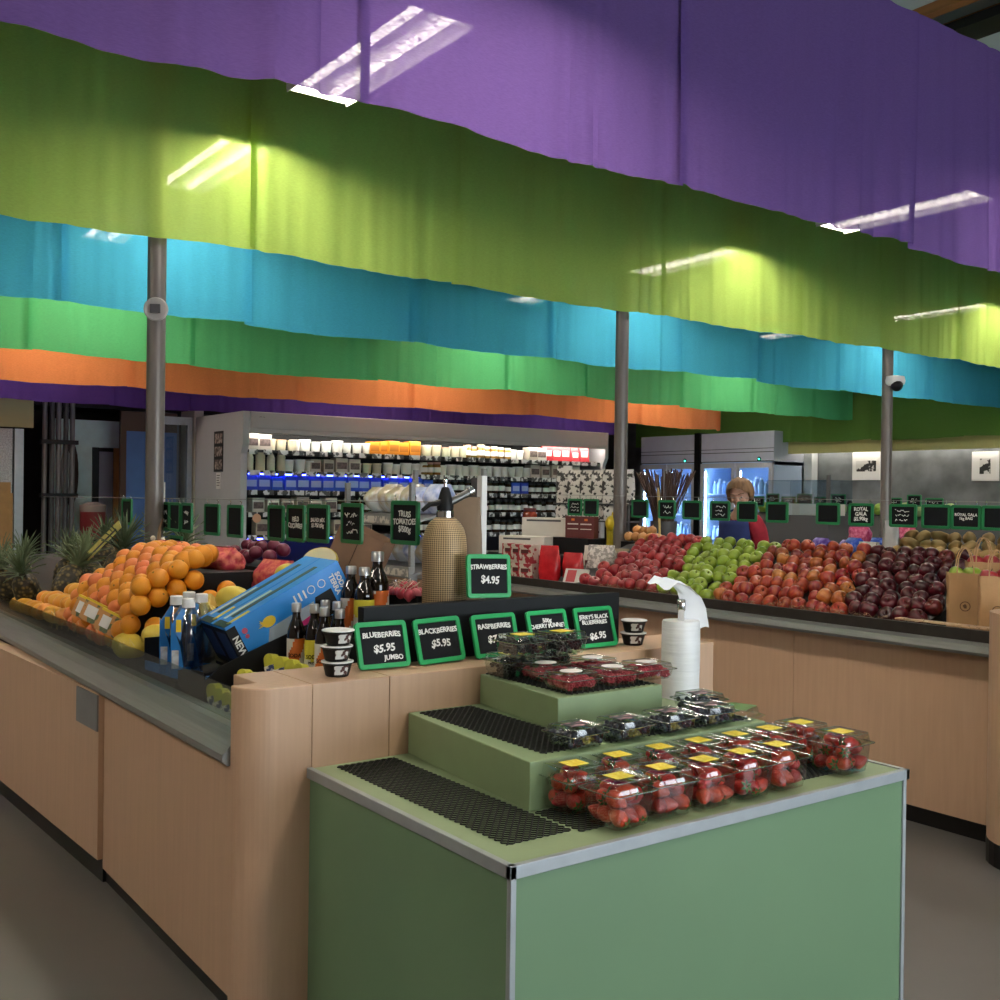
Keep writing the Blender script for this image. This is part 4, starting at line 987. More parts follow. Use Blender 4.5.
# black pots stacked on the ledge
POTL = M('pot label', '#d6d6d2', .5, col2='#4a2a28', vscale=55, thr=(.52, .56))
def pot(label, lid=True):
    t = thing('fruit_pot', label, 'pot', group='black fruit pots')
    MB().lathe([(.033, 0), (.036, .003), (.045, .038), (.0495, .040), (.0495, .043), (.046, .043)], 26).build('tub', BLACK, t, smooth=True)
    MB().lathe([(.0505, .0435), (.0505, .0465), (.046, .048), (.044, .046)], 26).build('lid', M_clear('clear pot lid', '#f4f4f4', .3, .7, .2) if not lid else WHITE, t, smooth=True)
    def lab(u, v):
        a = -.55+1.1*u; r = .0378+.0068*v; return (r*math.sin(a), -r*math.cos(a), .008+.028*v)
    MB().grid(lab, 8, 3).build('label', POTL, t)
    return t
for k, (x, y, z, wh) in enumerate([(-2.925, 1.525, .986, 'bottom of the left stack of three'), (-2.925, 1.522, 1.034, 'middle of the left stack of three'), (-2.923, 1.526, 1.082, 'top of the left stack of three'), (-2.955, 2.80, .986, 'lower of the two on the right end of the ledge'), (-2.955, 2.803, 1.034, 'upper of the two on the right end of the ledge')]):
    t = pot('black round fruit pot, '+wh); t.location = (x, y, z); t.rotation_euler = (0, 0, 1.42+.12*k if k < 3 else 1.1)

# woven bottle vase with soda siphon head
MESHW, nt, N, L, b = new_mat('woven wire mesh')
def mth(op, a, b2=None):
    n = N.new('ShaderNodeMath'); n.operation = op
    for i, q in enumerate((a, b2)):
        if q is None: continue
        if isinstance(q, (int, float)): n.inputs[i].default_value = q
        else: L.new(q, n.inputs[i])
    return n.outputs[0]
tc = N.new('ShaderNodeTexCoord'); sx = N.new('ShaderNodeSeparateXYZ'); L.new(tc.outputs['Object'], sx.inputs[0])
ang = mth('ARCTAN2', sx.outputs[0], sx.outputs[1])
ua = mth('MULTIPLY', ang, 30.0); va = mth('MULTIPLY', sx.outputs[2], 420.0)
wv = mth('MULTIPLY', mth('SINE', mth('ADD', ua, va)), mth('SINE', mth('SUBTRACT', ua, va)))
mr = N.new('ShaderNodeMapRange'); mr.inputs['From Min'].default_value = -.7; mr.inputs['From Max'].default_value = .7; L.new(wv, mr.inputs[0])
rp = N.new('ShaderNodeValToRGB'); rp.color_ramp.elements[0].position = .2; rp.color_ramp.elements[1].position = .75
rp.color_ramp.elements[0].color = rgba('#5d4d36'); rp.color_ramp.elements[1].color = rgba('#c2a77e')
L.new(mr.outputs[0], rp.inputs['Fac']); L.new(rp.outputs[0], b.inputs['Base Color']); b.inputs['Roughness'].default_value = .5; b.inputs['Metallic'].default_value = .15
t = thing('soda_siphon', 'tall soda siphon in tan woven mesh with black head and chrome charger', 'soda siphon', (-3.20, 2.095, 1.101), (0, 0, .1))
MB().lathe([(.072, 0), (.079, .01), (.081, .2), (.081, .26), (.078, .295), (.070, .325), (.056, .348), (.040, .362), (.034, .366)], 32).build('mesh_body', MESHW, t, smooth=True)
MB().lathe([(.032, .36), (.032, .388), (.028, .392)], 24).build('collar', CHROME, t, smooth=True)
MB().lathe([(.029, .390), (.031, .405), (.026, .43), (.020, .455), (.014, .472), (.009, .476)], 18).build('head', BLACK, t, smooth=True)
MB().lathe([(.006, .474), (.006, .490), (.009, .493), (.009, .502), (.004, .505)], 12).build('pin', CHROME, t, smooth=True)
MB().tube([(.01, .015, .42), (.03, .065, .448), (.04, .09, .462)], .014, 12).build('charger_tube', M('gunmetal charger', '#6f6f6d', .3, .8), t, smooth=True)
MB().tube([(.036, .082, .458), (.042, .097, .467)], .0165, 12).build('charger_cap', CHROME, t, smooth=True)
MB().tube([(0, -.02, .42), (-.015, -.06, .412), (-.025, -.085, .39)], [.012, .009, .007], 8).build('lever', BLACK, t, smooth=True)

# radishes in a black tub, brown sack, white post
t = thing('radish_tub', 'black tub of pink radishes left of the soda siphon', 'tub', (-3.45, 2.10, 1.10), (0, 0, .6))
mb = MB(); loops(mb, [(.13, .09, 0), (.15, .11, .065), (.155, .115, .068), (.145, .105, .066), (.12, .08, .01)]); mb.build('tub_body', BLACK, t)
K_RD = Kind(tag(MB().ball((0, 0, 0), (.022, .022, .024), 10, 8, f=lambda p: p if p.z > -.5 else Vector((p.x*.6, p.y*.6, p.z*1.2))).build('radish', M('radish skin', '#cf4a5c', .35, var=.1, rand=['#cf4a5c', '#d9808a', '#c23a50']), smooth=True), 'x', 'radish'))
for k in range(11):
    K_RD.put((-3.45+.04*(k % 4)-.06+rnd(-.005, .005), 2.06+.034*(k//4)+rnd(-.005, .005), 1.172+(.022 if k in (5, 6, 9) else 0)), (rnd(-.6, .6), rnd(-.6, .6), 0), 'pink radish in the black tub by the siphon', 'radishes in the black tub')
mb = MB()
for k in range(14):
    mb.tube([(-3.45+rnd(-.05, .05), 2.08+rnd(-.04, .04), 1.19), (-3.44+rnd(-.08, .08), 2.08+rnd(-.06, .06), 1.21+rnd(0, .02)), (-3.43+rnd(-.1, .1), 2.08+rnd(-.08, .08), 1.18+rnd(-.03, .03))], .0016, 4)
tag(mb.build('radish_roots', M('pale roots', '#d8c8b0', .7)), 'pale radish roots and stalks over the black tub', 'roots', kind='stuff')
put(pouch('paper_sack', .125, .10, .44, M('grey brown sack', '#7d6b58', .75, var=.08, vscale=9, bump=.3, bscale=14), 'grey brown folded paper sack standing behind the soda siphon', 'sack', seed=3), (-3.42, 2.335, 1.101), .75)
t = thing('scale_post', 'white square post rising behind the Strawberries sign', 'post', (-4.09, 2.885, .90)); MB().box(-.02, .02, -.015, .015, 0, .74).build('white_face', WHITE, t); MB().box(-.07, -.021, -.015, .015, 0, .73).build('dark_face', GREYD, t)
t = thing('tilted_crate', 'brown folded cardboard crate tilted behind the big syrup bottle', 'crate', (-4.98, 2.62, 1.02), (0, rad(24), rad(40)))
MB().box(-.13, .13, -.09, -.085, 0, .36).box(-.13, .13, .085, .09, 0, .36).box(-.13, -.125, -.085, .085, 0, .36).box(.125, .13, -.085, .085, 0, .36).build('crate_walls', M('brown board', '#846750', .75, var=.1), t)
MB().box(-.001, .001, -.093, -.091, 0, .36).build('seam', BLACK, t)
put(pouch('plastic_bag', .20, .14, .18, M_clear('clear film bag', '#dfe4ea', .3, .6, .2), 'clear plastic bag crumpled above the blue cartons', 'bag', seed=9), (-4.02, 2.3, 1.0), .3)

# ------------------------------------------------------------------ groceries at the left end of the far counter
def carton_box(name, w_, d_, h, m, label, cat, loc, rz, panels=()):
    t = thing(name, label, cat, loc, (0, 0, rz))
    MB().box(-w_/2, w_/2, -d_/2, d_/2, 0, h).build('box_body', m, t, bevel=.002)
    for (x0, x1, z0, z1, pm, pn) in panels: MB().box(x0*w_, x1*w_, -d_/2-.0015, -d_/2, z0*h, z1*h).build(pn, pm, t)
    return t
FLOR = M('red and cream patterned print', '#c9bfae', .5, col2='#9c2530', vscale=26, thr=(.5, .54))
BWPR = M('black and white packet print', '#d9d6cf', .45, col2='#2e2c2a', vscale=24, thr=(.53, .57))
REDF = M('red foil', '#a3141c', .22, col2='#c8262c', vscale=20, coat=.6)
MARN = M('maroon card', '#5c2220', .5, var=.15)
CREAM = M('cream card', '#d3cdc2', .6, var=.04)
LID = M('lid plastic', '#dcdcd8', .4, rand=['#dcdcd8', '#e2c85a', '#c84a3a', '#e8e8e8'])
for k in range(3):
    for j in range(2):
        carton_box('gift_box', .115, .10, .135, FLOR, 'red and cream patterned gift box, %s column from the left, %s of two' % (ORD[k], ('lower', 'upper')[j]), 'box', (-6.37+.125*k, 4.78-.02*k, .917+.137*j), rnd(.35, .45), [(-.5, -.44, 0, 1, REDP, 'red_edge'), (-.3, .25, .55, .75, MARN, 'emblem')])['group'] = 'patterned gift boxes'
for k, (x, y, lb) in enumerate([(-6.02, 4.86, 'left one beside the patterned boxes'), (-5.87, 4.74, 'front middle one'), (-5.78, 4.88, 'right one')]):
    put(pouch('foil_bag', .15, .09, .27-.02*k, REDF, 'shiny red foil gift bag, '+lb, 'bag', seed=k+40), (x, y, .917), .5)['group'] = 'red foil bags'
put(pouch('coffee_bag', .12, .08, .27, CREAM, 'white coffee bag with dark bean print beside the red foil bags', 'bag', MARN, seed=44), (-5.90, 5.16, .917), .5)
put(pouch('coffee_bag', .13, .08, .25, M('tan foil', '#8a7a5c', .35, var=.2, vscale=12), 'tan coffee bag right of the white coffee bag', 'bag', seed=46), (-5.76, 5.33, .917), .5)
t = thing('flat_pack', 'flat red and white packet leaning in front of the coffee bags', 'packet', (-5.62, 4.76, .94), (rad(-28), 0, .4)); MB().box(-.09, .09, -.008, .008, 0, .11).build('packet', CREAM, t); MB().box(-.07, .0, -.0095, -.008, .01, .10).build('red_print', REDP, t)
carton_box('card_sign_box', .40, .16, .14, CREAM, 'wide cream printed carton, the lower one behind the patterned boxes', 'box', (-6.62, 5.10, 1.09), .45, [(-.4, .2, .8, .9, GREYD, 'printed_line')])
carton_box('card_sign_box', .44, .16, .15, CREAM, 'wide cream printed carton, the upper one under the blank sign', 'box', (-6.75, 5.45, 1.22), .45, [(-.4, .3, .8, .9, GREYD, 'printed_line')])
t = thing('stepped_stand', 'dark stepped stand under the cream cartons', 'stand', (-6.75, 5.35, .917)); MB().box(-.4, .42, -.33, .02, 0, .172).box(-.4, .42, .02, .32, 0, .30).build('stand_body', BLACK, t)
for k in range(2): carton_box('tea_box', .135, .09, .17, MARN, 'maroon box with pale printed lines, %s of the pair by the yellow bottle' % ('left', 'right')[k], 'box', (-6.42+.145*k, 5.44+.01*k, 1.22), .42, [(-.35, .35, .62, .68, CREAM, 'printed_line'), (-.35, .35, .4, .44, CREAM, 'printed_line'), (-.1, .1, .8, .9, ORANGEP, 'emblem')])
t = thing('stepped_stand', 'low dark stand carrying the maroon boxes', 'stand', (-6.36, 5.45, .917)); MB().box(-.16, .18, -.09, .09, 0, .302).build('stand_body', BLACK, t)
# patterned packets on a wire rack behind
t = thing('wire_rack', 'grey wire rack holding the black and white packets', 'rack', (-6.75, 5.92, .93))
for s in (-.42, .42): MB().box(s-.012, s+.012, -.012, .012, 0, .72).build('upright', GREYD, t)
for z in (.42, .56): MB().box(-.45, .45, -.08, .10, z-.012, z).build('shelf', GREYD, t)
kk = 0
for z, n in ((.99, 0), (1.352, 5), (1.492, 6)):
    for k in range(n):
        put(pouch('snack_packet', .15, .07, .14 if z < 1.4 else .28+.04*(k == 0), BWPR, 'black and white patterned packet on the wire rack, %s shelf, %s from the left' % ('lower' if z < 1.4 else 'upper', ORD[k]), 'packet', seed=k+60), (-7.1+.155*k, 5.88+rnd(-.01, .02), z), .45)['group'] = 'black and white packets on the wire rack'
t = thing('jar', 'rust red jar pair wrapper on the left of the wire rack', 'jar', (-7.22, 5.6, 1.222)); 
MB().lathe([(.06, 0), (.065, .02), (.065, .17), (.05, .19)], 18).build('glass', M('rust red sauce', '#8a3a22', .2, var=.2), t, smooth=True); MB().lathe([(.055, .19), (.055, .215), (.05, .22)], 18).build('lid', MARN, t, smooth=True)
t = thing('lemon_squeezer_bottle', 'yellow plastic bottle with round top and two legs beside the middle pole', 'bottle', (-6.16, 5.60, 1.14))
MB().ball((0, 0, .20), (.062, .055, .065), 16, 12).build('round_body', M('yellow plastic', '#d0b820', .35), t, smooth=True)
for s in (-1, 1): MB().lathe([(.03, 0), (.026, .08), (.028, .16)], 12, Matrix.Translation((s*.032, 0, 0))).build('leg', M('yellow green plastic', '#b9ab2a', .4), t, smooth=True)
MB().lathe([(.012, .26), (.008, .285), (.002, .29)], 10).build('tip', YELLOW, t)
t = thing('wicker_basket', 'shallow wicker basket under the yellow bottle', 'basket', (-6.16, 5.60, 1.065))
mb = MB()
for k in range(7): mb.lathe([(.085+.004*k, .01*k), (.090+.004*k, .01*k+.005), (.085+.004*k, .01*k+.01)], 20, cap=False)
mb.lathe([(.0, .002), (.086, .002)], 20, cap=False); mb.build('weave', M('wicker', '#a88a55', .7, var=.3, vscale=40), t, smooth=True)
t = thing('basket_stand', 'small dark stand under the wicker basket', 'stand', (-6.16, 5.60, .917)); MB().box(-.1, .1, -.1, .1, 0, .146).build('stand_body', BLACK, t)
put(pouch('net_bag', .22, .16, .25, M('white net', '#cfc9c0', .6, col2='#8f8a84', vscale=45, thr=(.45, .55)), 'white net bag leaning at the left of the red apples', 'net bag', seed=71), (-5.72, 5.10, .95), .5)
OIM = M('brown onion skin', '#c58a4e', .4, var=.15, rand=['#c58a4e', '#d9a468', '#b87a40'])
t = thing('onion', 'x', 'onion'); MB().ball((0, 0, 0), (.04, .04, .036), 12, 9).build('bulb', OIM, t, smooth=True); MB().tube([(0, 0, .032), (.002, 0, .05)], [.006, .002], 6).build('neck', OIM, t); K_BO = Kind(t)
for k in range(8): K_BO.put((-5.97+.078*(k % 5)+.03*(k//5), 5.60+.06*(k//5), 1.245+.05*(k//5)), (rnd(-.5, .5), rnd(-.5, .5), 0), 'brown onion in the little heap between the net bag and the red apples', 'brown onions')
t = thing('onion_box', 'dark box under the brown onions', 'box', (-5.8, 5.64, .917)); MB().box(-.22, .22, -.08, .1, 0, .29).build('box_body', BLACK, t)
# dried sticks in a bucket
t = thing('vine_bundle', 'bundle of dark brown canes fanning out of a bucket left of the fridges', 'canes', (-7.3, 7.3, .9))
mb = MB()
for k in range(80):
    a = rnd(0, 6.3); r = rnd(.02, .11); top = rnd(.04, .34); tz = rnd(.85, .93)
    c, s_ = math.cos(a), math.sin(a)
    mb.tube([(r*c*.7, r*s_*.7, .08), (r*c, r*s_, .45), (top*c, top*s_, tz)], .0065, 5)
mb.build('canes', M('dark canes', '#4a352a', .6, var=.25), t); MB().lathe([(.11, 0), (.13, .42), (.125, .42), (.105, .01)], 20).build('bucket', GREYD, t, smooth=True)
MB().tube([(.10, -.14, .1), (.07, -.15, .74)], .012, 6).build('bamboo_stick', M('bamboo', '#b49a5c', .5), t)
t = thing('side_table', 'low dark table under the bundle of canes', 'table', (-7.3, 7.3, 0)); MB().box(-.4, .4, -.3, .3, .86, .9).build('top', BLACK, t)
for sx in (-1, 1):
    for sy in (-1, 1): MB().box(sx*.36-.02, sx*.36+.02, sy*.26-.02, sy*.26+.02, 0, .86).build('leg', BLACK, t)

# sloping wire rack with bread bags between the counters and the refrigerated case
t = thing('bread_rack', 'grey wire display rack with sloping shelves of bagged bread', 'rack', (-6.0, 3.55, 0))
for x in (-.42, .42):
    for y in (-.14, .40): MB().box(x-.015, x+.015, y-.015, y+.015, 0, 1.62 if y < 0 else 1.72).build('upright', STEEL, t)
for z in (.72, 1.04, 1.36):
    mb = MB(); mb.prism([(-.16, z), (.42, z+.14), (.42, z+.152), (-.16, z+.012)], -.45, .45, 'x'); mb.prism([(-.175, z-.01), (-.16, z-.01), (-.16, z+.06), (-.175, z+.06)], -.45, .45, 'x')
    o = mb.build('sloping_shelf', STEEL, t)
    MB().box(-.44, .44, -.1775, -.1755, z+.0, z+.045).build('price_strip', M('ticket strip', '#c9c4b8', .5, col2='#8a8a86', vscale=30, thr=(.5, .56)), o)
BRB = M('bread in clear film', '#b3a488', .3, col2='#cfd6de', vscale=9, thr=(.42, .6), coat=.6); SAL = M('blue tinted film', '#8fa0cf', .3, col2='#d5dcec', vscale=12, thr=(.4, .6), coat=.5)
for k in range(6):
    m = BRB if k < 4 else SAL
    put(pouch('bread_bag', .17, .20, .17+.02*(k % 2), m, 'clear film bag of bread on the top sloping shelf, %s from the left' % ORD[k], 'bag', seed=k+80, gusset=False), (-6.36+.145*k, 3.62+.03*(k % 2), 1.425), rnd(-.2, .2))['group'] = 'bagged bread on the top shelf'
for k in range(5):
    put(pouch('bread_bag', .17, .18, .17, SAL if k % 2 else BRB, 'clear film bag on the second sloping shelf, %s from the left' % ORD[k], 'bag', seed=k+90, gusset=False), (-6.32+.16*k, 3.62, 1.105), rnd(-.2, .2))['group'] = 'bagged bread on the second shelf'

# ------------------------------------------------------------------ refrigerated case along the back
t = thing('refrigerated_case', 'long open refrigerated case with grey canopy and dark shelves at the back', 'fridge', (-11.8, 4.88, 0))
OX, OY = 11.8, -4.88
def cp(mb, name, mat, par=None, **k):
    o = mb.build(name, mat, par or t, **k); o.location = (0, 0, 0) if par else (OX, OY, 0); return o
DARK = M('dark case interior', '#1d1e22', .5)
DBLUE = M('blue lit case base', '#12173a', .5)
cp(MB().prism([(-13.35, 0), (-11.72, 0), (-11.72, .55), (-11.86, .75), (-11.86, 2.0), (-11.8, 2.12), (-11.8, 2.50), (-13.35, 2.50)], 4.88, 4.96, 'y'), 'side_panel', GREYC)
cp(MB().prism([(-13.35, 0), (-11.72, 0), (-11.72, .55), (-11.86, .75), (-11.86, 2.0), (-11.8, 2.12), (-11.8, 2.50), (-13.35, 2.50)], 10.56, 10.62, 'y'), 'side_panel', GREYC)
cp(MB().box(-13.3, -11.79, 4.97, 10.55, 2.30, 2.50), 'canopy', GREYC, bevel=.01)
cp(MB().box(-12.80, -12.74, 4.97, 10.55, .3, 2.30), 'back_panel', DARK)
cp(MB().box(-12.74, -11.72, 4.97, 10.55, 0, .62), 'base_well', DBLUE)
lsm = M_emit('case tube', '#fff7e6', 24)
lsb = M_emit('blue case tube', '#3a4cff', 22)
cp(MB().box(-11.83, -11.79, 4.97, 10.55, 2.255, 2.30), 'canopy_lip', GREYC)
cp(MB().tube([(-11.88, 5.02, 2.285), (-11.88, 10.5, 2.285)], .012, 8), 'light_tube', lsm)
TK = M('shelf ticket strip', '#d9dadb', .5, col2='#5a5a5c', vscale=16, thr=(.5, .53))
SHZ = [(2.055, .60), (1.805, .66), (1.57, .72), (1.305, .78), (1.03, .84)]
for z, dp in SHZ:
    s = cp(MB().box(-12.74, -11.90, 4.97, 10.55, z-.03, z), 'shelf', DARK)
    mb = MB()
    for k in range(30): mb.box(-11.899, -11.894, 5.0+k*.185, 5.0+k*.185+rnd(.09, .17), z-.055, z+.004)
    cp(mb, 'price_strip', TK, s)
cp(MB().tube([(-11.96, 5.02, 1.765), (-11.96, 7.4, 1.765)], .008, 8), 'light_tube', lsb)
cp(MB().tube([(-11.96, 5.02, .985), (-11.96, 8.4, .985)], .008, 8), 'light_tube', lsb)
link('brand_plate', scrawl(1, .12, .02, GREYD), t, (-11.788+OX, 5.12+OY, 2.44), (PI/2, 0, PI/2))
o = thing('poster', 'narrow dark photo poster on the grey end panel of the refrigerated case', 'poster', (-12.55, 4.8797, 2.04))
MB().box(-.15, .15, -.004, 0, -.25, .25).build('sheet', BLACK, o); 
for z in (-.16, 0, .16): MB().box(-.12, .12, -.006, -.004, z-.06, z+.06).build('photo_print', M('sepia photo', '#5a4a44', .6, col2='#b8a89c', vscale=20, thr=(.45, .6)), o)
o = thing('notice', 'small pale notice under the poster on the end panel', 'notice', (-12.55, 4.8805, 1.68)); MB().box(-.07, .07, -.003, 0, -.10, .10).build('sheet', PAPERW, o)
for k in range(5): MB().box(-.05, .05-.012*(k % 3), -.0045, -.003, .06-.03*k, .07-.03*k).build('printed_line', GREYD, o)
# products
def product(kind, mats, lidm):
    t = thing(kind, 'x', kind.split('_')[-1])
    if 'tub' in kind: MB().lathe([(.040, 0), (.046, .085)], 14).build('body', mats, t, smooth=True); MB().lathe([(.049, .083), (.049, .096)], 14).build('lid', lidm, t, smooth=True)
    elif 'jar' in kind: MB().lathe([(.034, 0), (.037, .01), (.037, .085), (.03, .10)], 14).build('body', mats, t, smooth=True); MB().lathe([(.034, .098), (.034, .118)], 14).build('lid', lidm, t, smooth=True); MB().lathe([(.0376, .025), (.0376, .07)], 14, cap=False).build('label', PAPERW, t, smooth=True)
    elif 'bottle' in kind: MB().lathe([(.036, 0), (.038, .01), (.038, .12), (.018, .165), (.016, .175)], 14).build('body', mats, t, smooth=True); MB().lathe([(.02, .172), (.02, .195)], 12).build('cap', lidm, t, smooth=True)
    elif 'pouch' in kind: MB().prism([(-.035, 0), (.035, 0), (.012, .16), (.0, .17), (-.012, .16)], -.06, .06, 'y').build('body', mats, t); MB().box(.02, .0285, -.04, .04, .04, .10).build('label', PAPERW, t)
    else: MB().box(-.05, .05, -.055, .055, 0, .12).build('body', mats, t, bevel=.003); MB().box(.05, .0515, -.045, .045, .03, .085).build('label', lidm, t)
    return Kind(t)
PR = {
 'white tub': product('yoghurt_tub', M('white tub', '#e2e2de', .4, rand=['#eeeeea', '#dcd8ce', '#e8e4dc']), WHITE),
 'cream tub': product('dip_tub', M('cream tub', '#cfc7b2', .4, rand=['#d9cfb4', '#c3b79a', '#bfc8a8']), LID),
 'juice bottle': product('juice_bottle', M('pale juice', '#d9cfa8', .3, rand=['#dbcf9e', '#e0d8c2', '#e6e2da']), LID),
 'honey jar': product('sauce_jar', M('amber jar', '#9a7a3a', .2, rand=['#b08a3c', '#8a5a2c', '#6f6a34', '#9c4a34']), LID),
 'dark jar': product('pickle_jar', M('dark jar', '#33251c', .2, rand=['#33251c', '#4a3220', '#2a2624']), M('black lid', '#2a2a2c', .4)),
 'blue pack': product('blue_pack', M('blue pack', '#2a45c8', .4, var=.3, vscale=20, rand=['#2038c0', '#3a58e0', '#2c6ad0']), M('pale blue print', '#9fb0e8', .5)),
 'red packet': product('red_pouch', M('red pouch', '#b0202c', .4, rand=['#b0202c', '#d8555c', '#c83a40']), PAPERW),
 'orange block': product('cheese_block', M('orange cheese', '#d98a28', .4), M('cheese label', '#b06a1c', .5)),
 'white box': product('snack_box', M('white box', '#cfcac0', .5, rand=['#d8d2c8', '#b8a890', '#c8b8b0', '#a89888']), M('box print', '#6a5a58', .5, var=.4, vscale=40)),
}
plan = [  # shelf, from y, to y, kind, pitch, stack
 (0, 5.05, 5.3, 'white box', .125), (0, 5.32, 5.62, 'cream tub', .105), (0, 5.64, 6.70, 'white tub', .105), (0, 6.72, 6.95, 'orange block', .12), (0, 7.0, 7.45, 'orange block', .12), (0, 7.55, 8.2, 'cream tub', .11), (0, 8.2, 8.95, 'honey jar', .085), (0, 8.98, 9.2, 'white tub', .10), (0, 9.3, 9.55, 'white box', .13), (0, 9.6, 10.45, 'red packet', .125),
 (1, 5.05, 5.5, 'juice bottle', .10), (1, 5.55, 5.85, 'white tub', .11), (1, 5.9, 6.5, 'white box', .13), (1, 6.5, 6.9, 'cream tub', .11), (1, 6.95, 7.5, 'white tub', .10), (1, 7.5, 7.75, 'honey jar', .08), (1, 7.8, 9.3, 'white tub', .095), (1, 9.35, 10.2, 'white box', .14),
 (2, 5.05, 6.95, 'blue pack', .125), (2, 7.0, 7.6, 'blue pack', .13), (2, 7.65, 9.0, 'dark jar', .085), (2, 9.0, 9.3, 'blue pack', .13), (2, 9.35, 9.9, 'dark jar', .09),
 (3, 5.15, 6.2, 'white box', .14), (3, 6.3, 8.7, 'dark jar', .09), (3, 8.75, 9.8, 'dark jar', .085),
 (4, 5.2, 6.8, 'white box', .15), (4, 7.2, 9.6, 'dark jar', .092)]
shn = ['top', 'second', 'third', 'fourth', 'fifth']
for si, ya, yb, kd, pt in plan:
    y = ya; z = SHZ[si][0]; q = 0
    while y < yb:
        s = rnd(.92, 1.12)*1.42
        run = 'left end' if ya < 6 else 'left middle' if ya < 7.4 else 'right middle' if ya < 9 else 'right end'
        PR[kd].put((-12.0+rnd(-.03, .01), y, z+.001), (0, 0, rnd(-.1, .1)), '%s on the %s shelf of the refrigerated case, %s' % (kd, shn[si], run), '%s, %s shelf, %s' % (kd, shn[si], run), s)
        if kd in ('blue pack', 'orange block') and si in (0, 2) and random.random() < .5:
            pass
        y += pt*1.36; q += 1
for k, y in enumerate((5.1, 5.75, 6.75)):
    o = thing('price_disc', 'round peach ticket hanging on the fourth shelf edge of the case, %s from the left' % ORD[k], 'ticket', (-11.885, y, 1.235), (0, PI/2, 0), 'round tickets'); MB().lathe([(.055, 0), (.055, .004)], 20).build('disc', M('peach ticket', '#d9a888', .6), o)

# ------------------------------------------------------------------ drinks fridges
FGRID = M('fridge interior', '#b4c8e0', .5)
fl = M_emit('fridge tube', '#b4d2ff', 40)
K_BT = product('drink_bottle', M('drink', '#9fb4cc', .25, rand=['#dfe6ee', '#5a8ad0', '#c0ccd8', '#2a4a9a', '#a8c4a0']), WHITE)
def fridge(x0, x1, label, ndoor, banner, pre):
    t = thing('drinks_fridge', label, 'fridge', ((x0+x1)/2, 13.5, 0)); w_ = (x1-x0)/2
    t['group'] = 'drinks fridges'
    MB().box(-w_, -w_+.05, .02, .75, 0, 2.15).box(w_-.05, w_, .02, .75, 0, 2.15).box(-w_, w_, .70, .75, 0, 2.15).box(-w_, w_, .02, .75, 0, .25).box(-w_, w_, .02, .75, 2.09, 2.15).build('cabinet', FGRID, t)
    MB().box(-w_, w_, 0, .75, 2.15, 2.64).build('header_panel', M('blue grey header', '#bcc0ce', .4, var=.04), t)
    MB().box(-w_, w_, -.004, 0, 2.15, 2.165).box(-w_, w_, -.004, 0, 2.30, 2.312).box(-w_, w_, -.004, 0, 2.36, 2.37).build('header_grooves', GREYD, t)
    MB().lathe([(.04, 0), (.04, .01)], 16, Matrix.Translation((w_*.62, 0, 2.19)) @ Matrix.Rotation(PI/2, 4, 'X')).build('control_dial', BLACK, t)
    MB().lathe([(.014, 0), (.014, .014)], 10, Matrix.Translation((w_*.62, 0, 2.19)) @ Matrix.Rotation(PI/2, 4, 'X')).build('status_lamp', M_emit('green lamp', '#3effc0', 4), t)
    dw = 2*w_/ndoor
    for d in range(ndoor):
        a = -w_+d*dw+.01; b = a+dw-.02
        o = MB().box(a, a+.07, -.03, .01, .12, 2.13).box(b-.07, b, -.03, .01, .12, 2.13).box(a+.07, b-.07, -.03, .01, .12, .22).box(a+.07, b-.07, -.03, .01, 2.05, 2.13).build('door_frame', GREYC, t)
        MB().box(a+.07, b-.07, -.012, -.006, .22, 2.05).build('pane', GLASS, o)
        MB().box(b-.055 if d == 0 else a+.025, b-.03 if d == 0 else a+.05, -.07, -.03, .9, 1.3).build('handle', GREYD, o)
        MB().tube([(a+.045, .05, .3), (a+.045, .05, 2.0)], .014, 6).build('light_tube', fl, t)
    for i, z in enumerate((.45, .85, 1.25, 1.62)):
        MB().box(-w_+.05, w_-.05, .12, .68, z-.012, z).build('shelf', GREYC, t)
        n = int((2*w_-.2)/.10)
        for k in range(n):
            if random.random() < .12: continue
            K_BT.put(((x0+x1)/2-w_+.13+k*.10, 13.5+.22, z), (0, 0, 0), 'drink bottle on the %s shelf of the %s' % (('lowest', 'second lowest', 'third', 'top')[i], pre), 'drinks, %s, %s shelf' % (pre, ('lowest', 'second lowest', 'third', 'top')[i]), rnd(1.05, 1.5))
fridge(-14.1, -12.74, 'tall drinks fridge with blue lit interior, left of the dark divider', 2, 0, 'left drinks fridge')
fridge(-12.62, -11.06, 'tall two door drinks fridge with blue lit interior behind the person', 2, 0, 'right drinks fridge')
struct('trim_3', MB().box(-12.74, -12.62, 13.45, 14.2, 0, 2.66), BLACK)

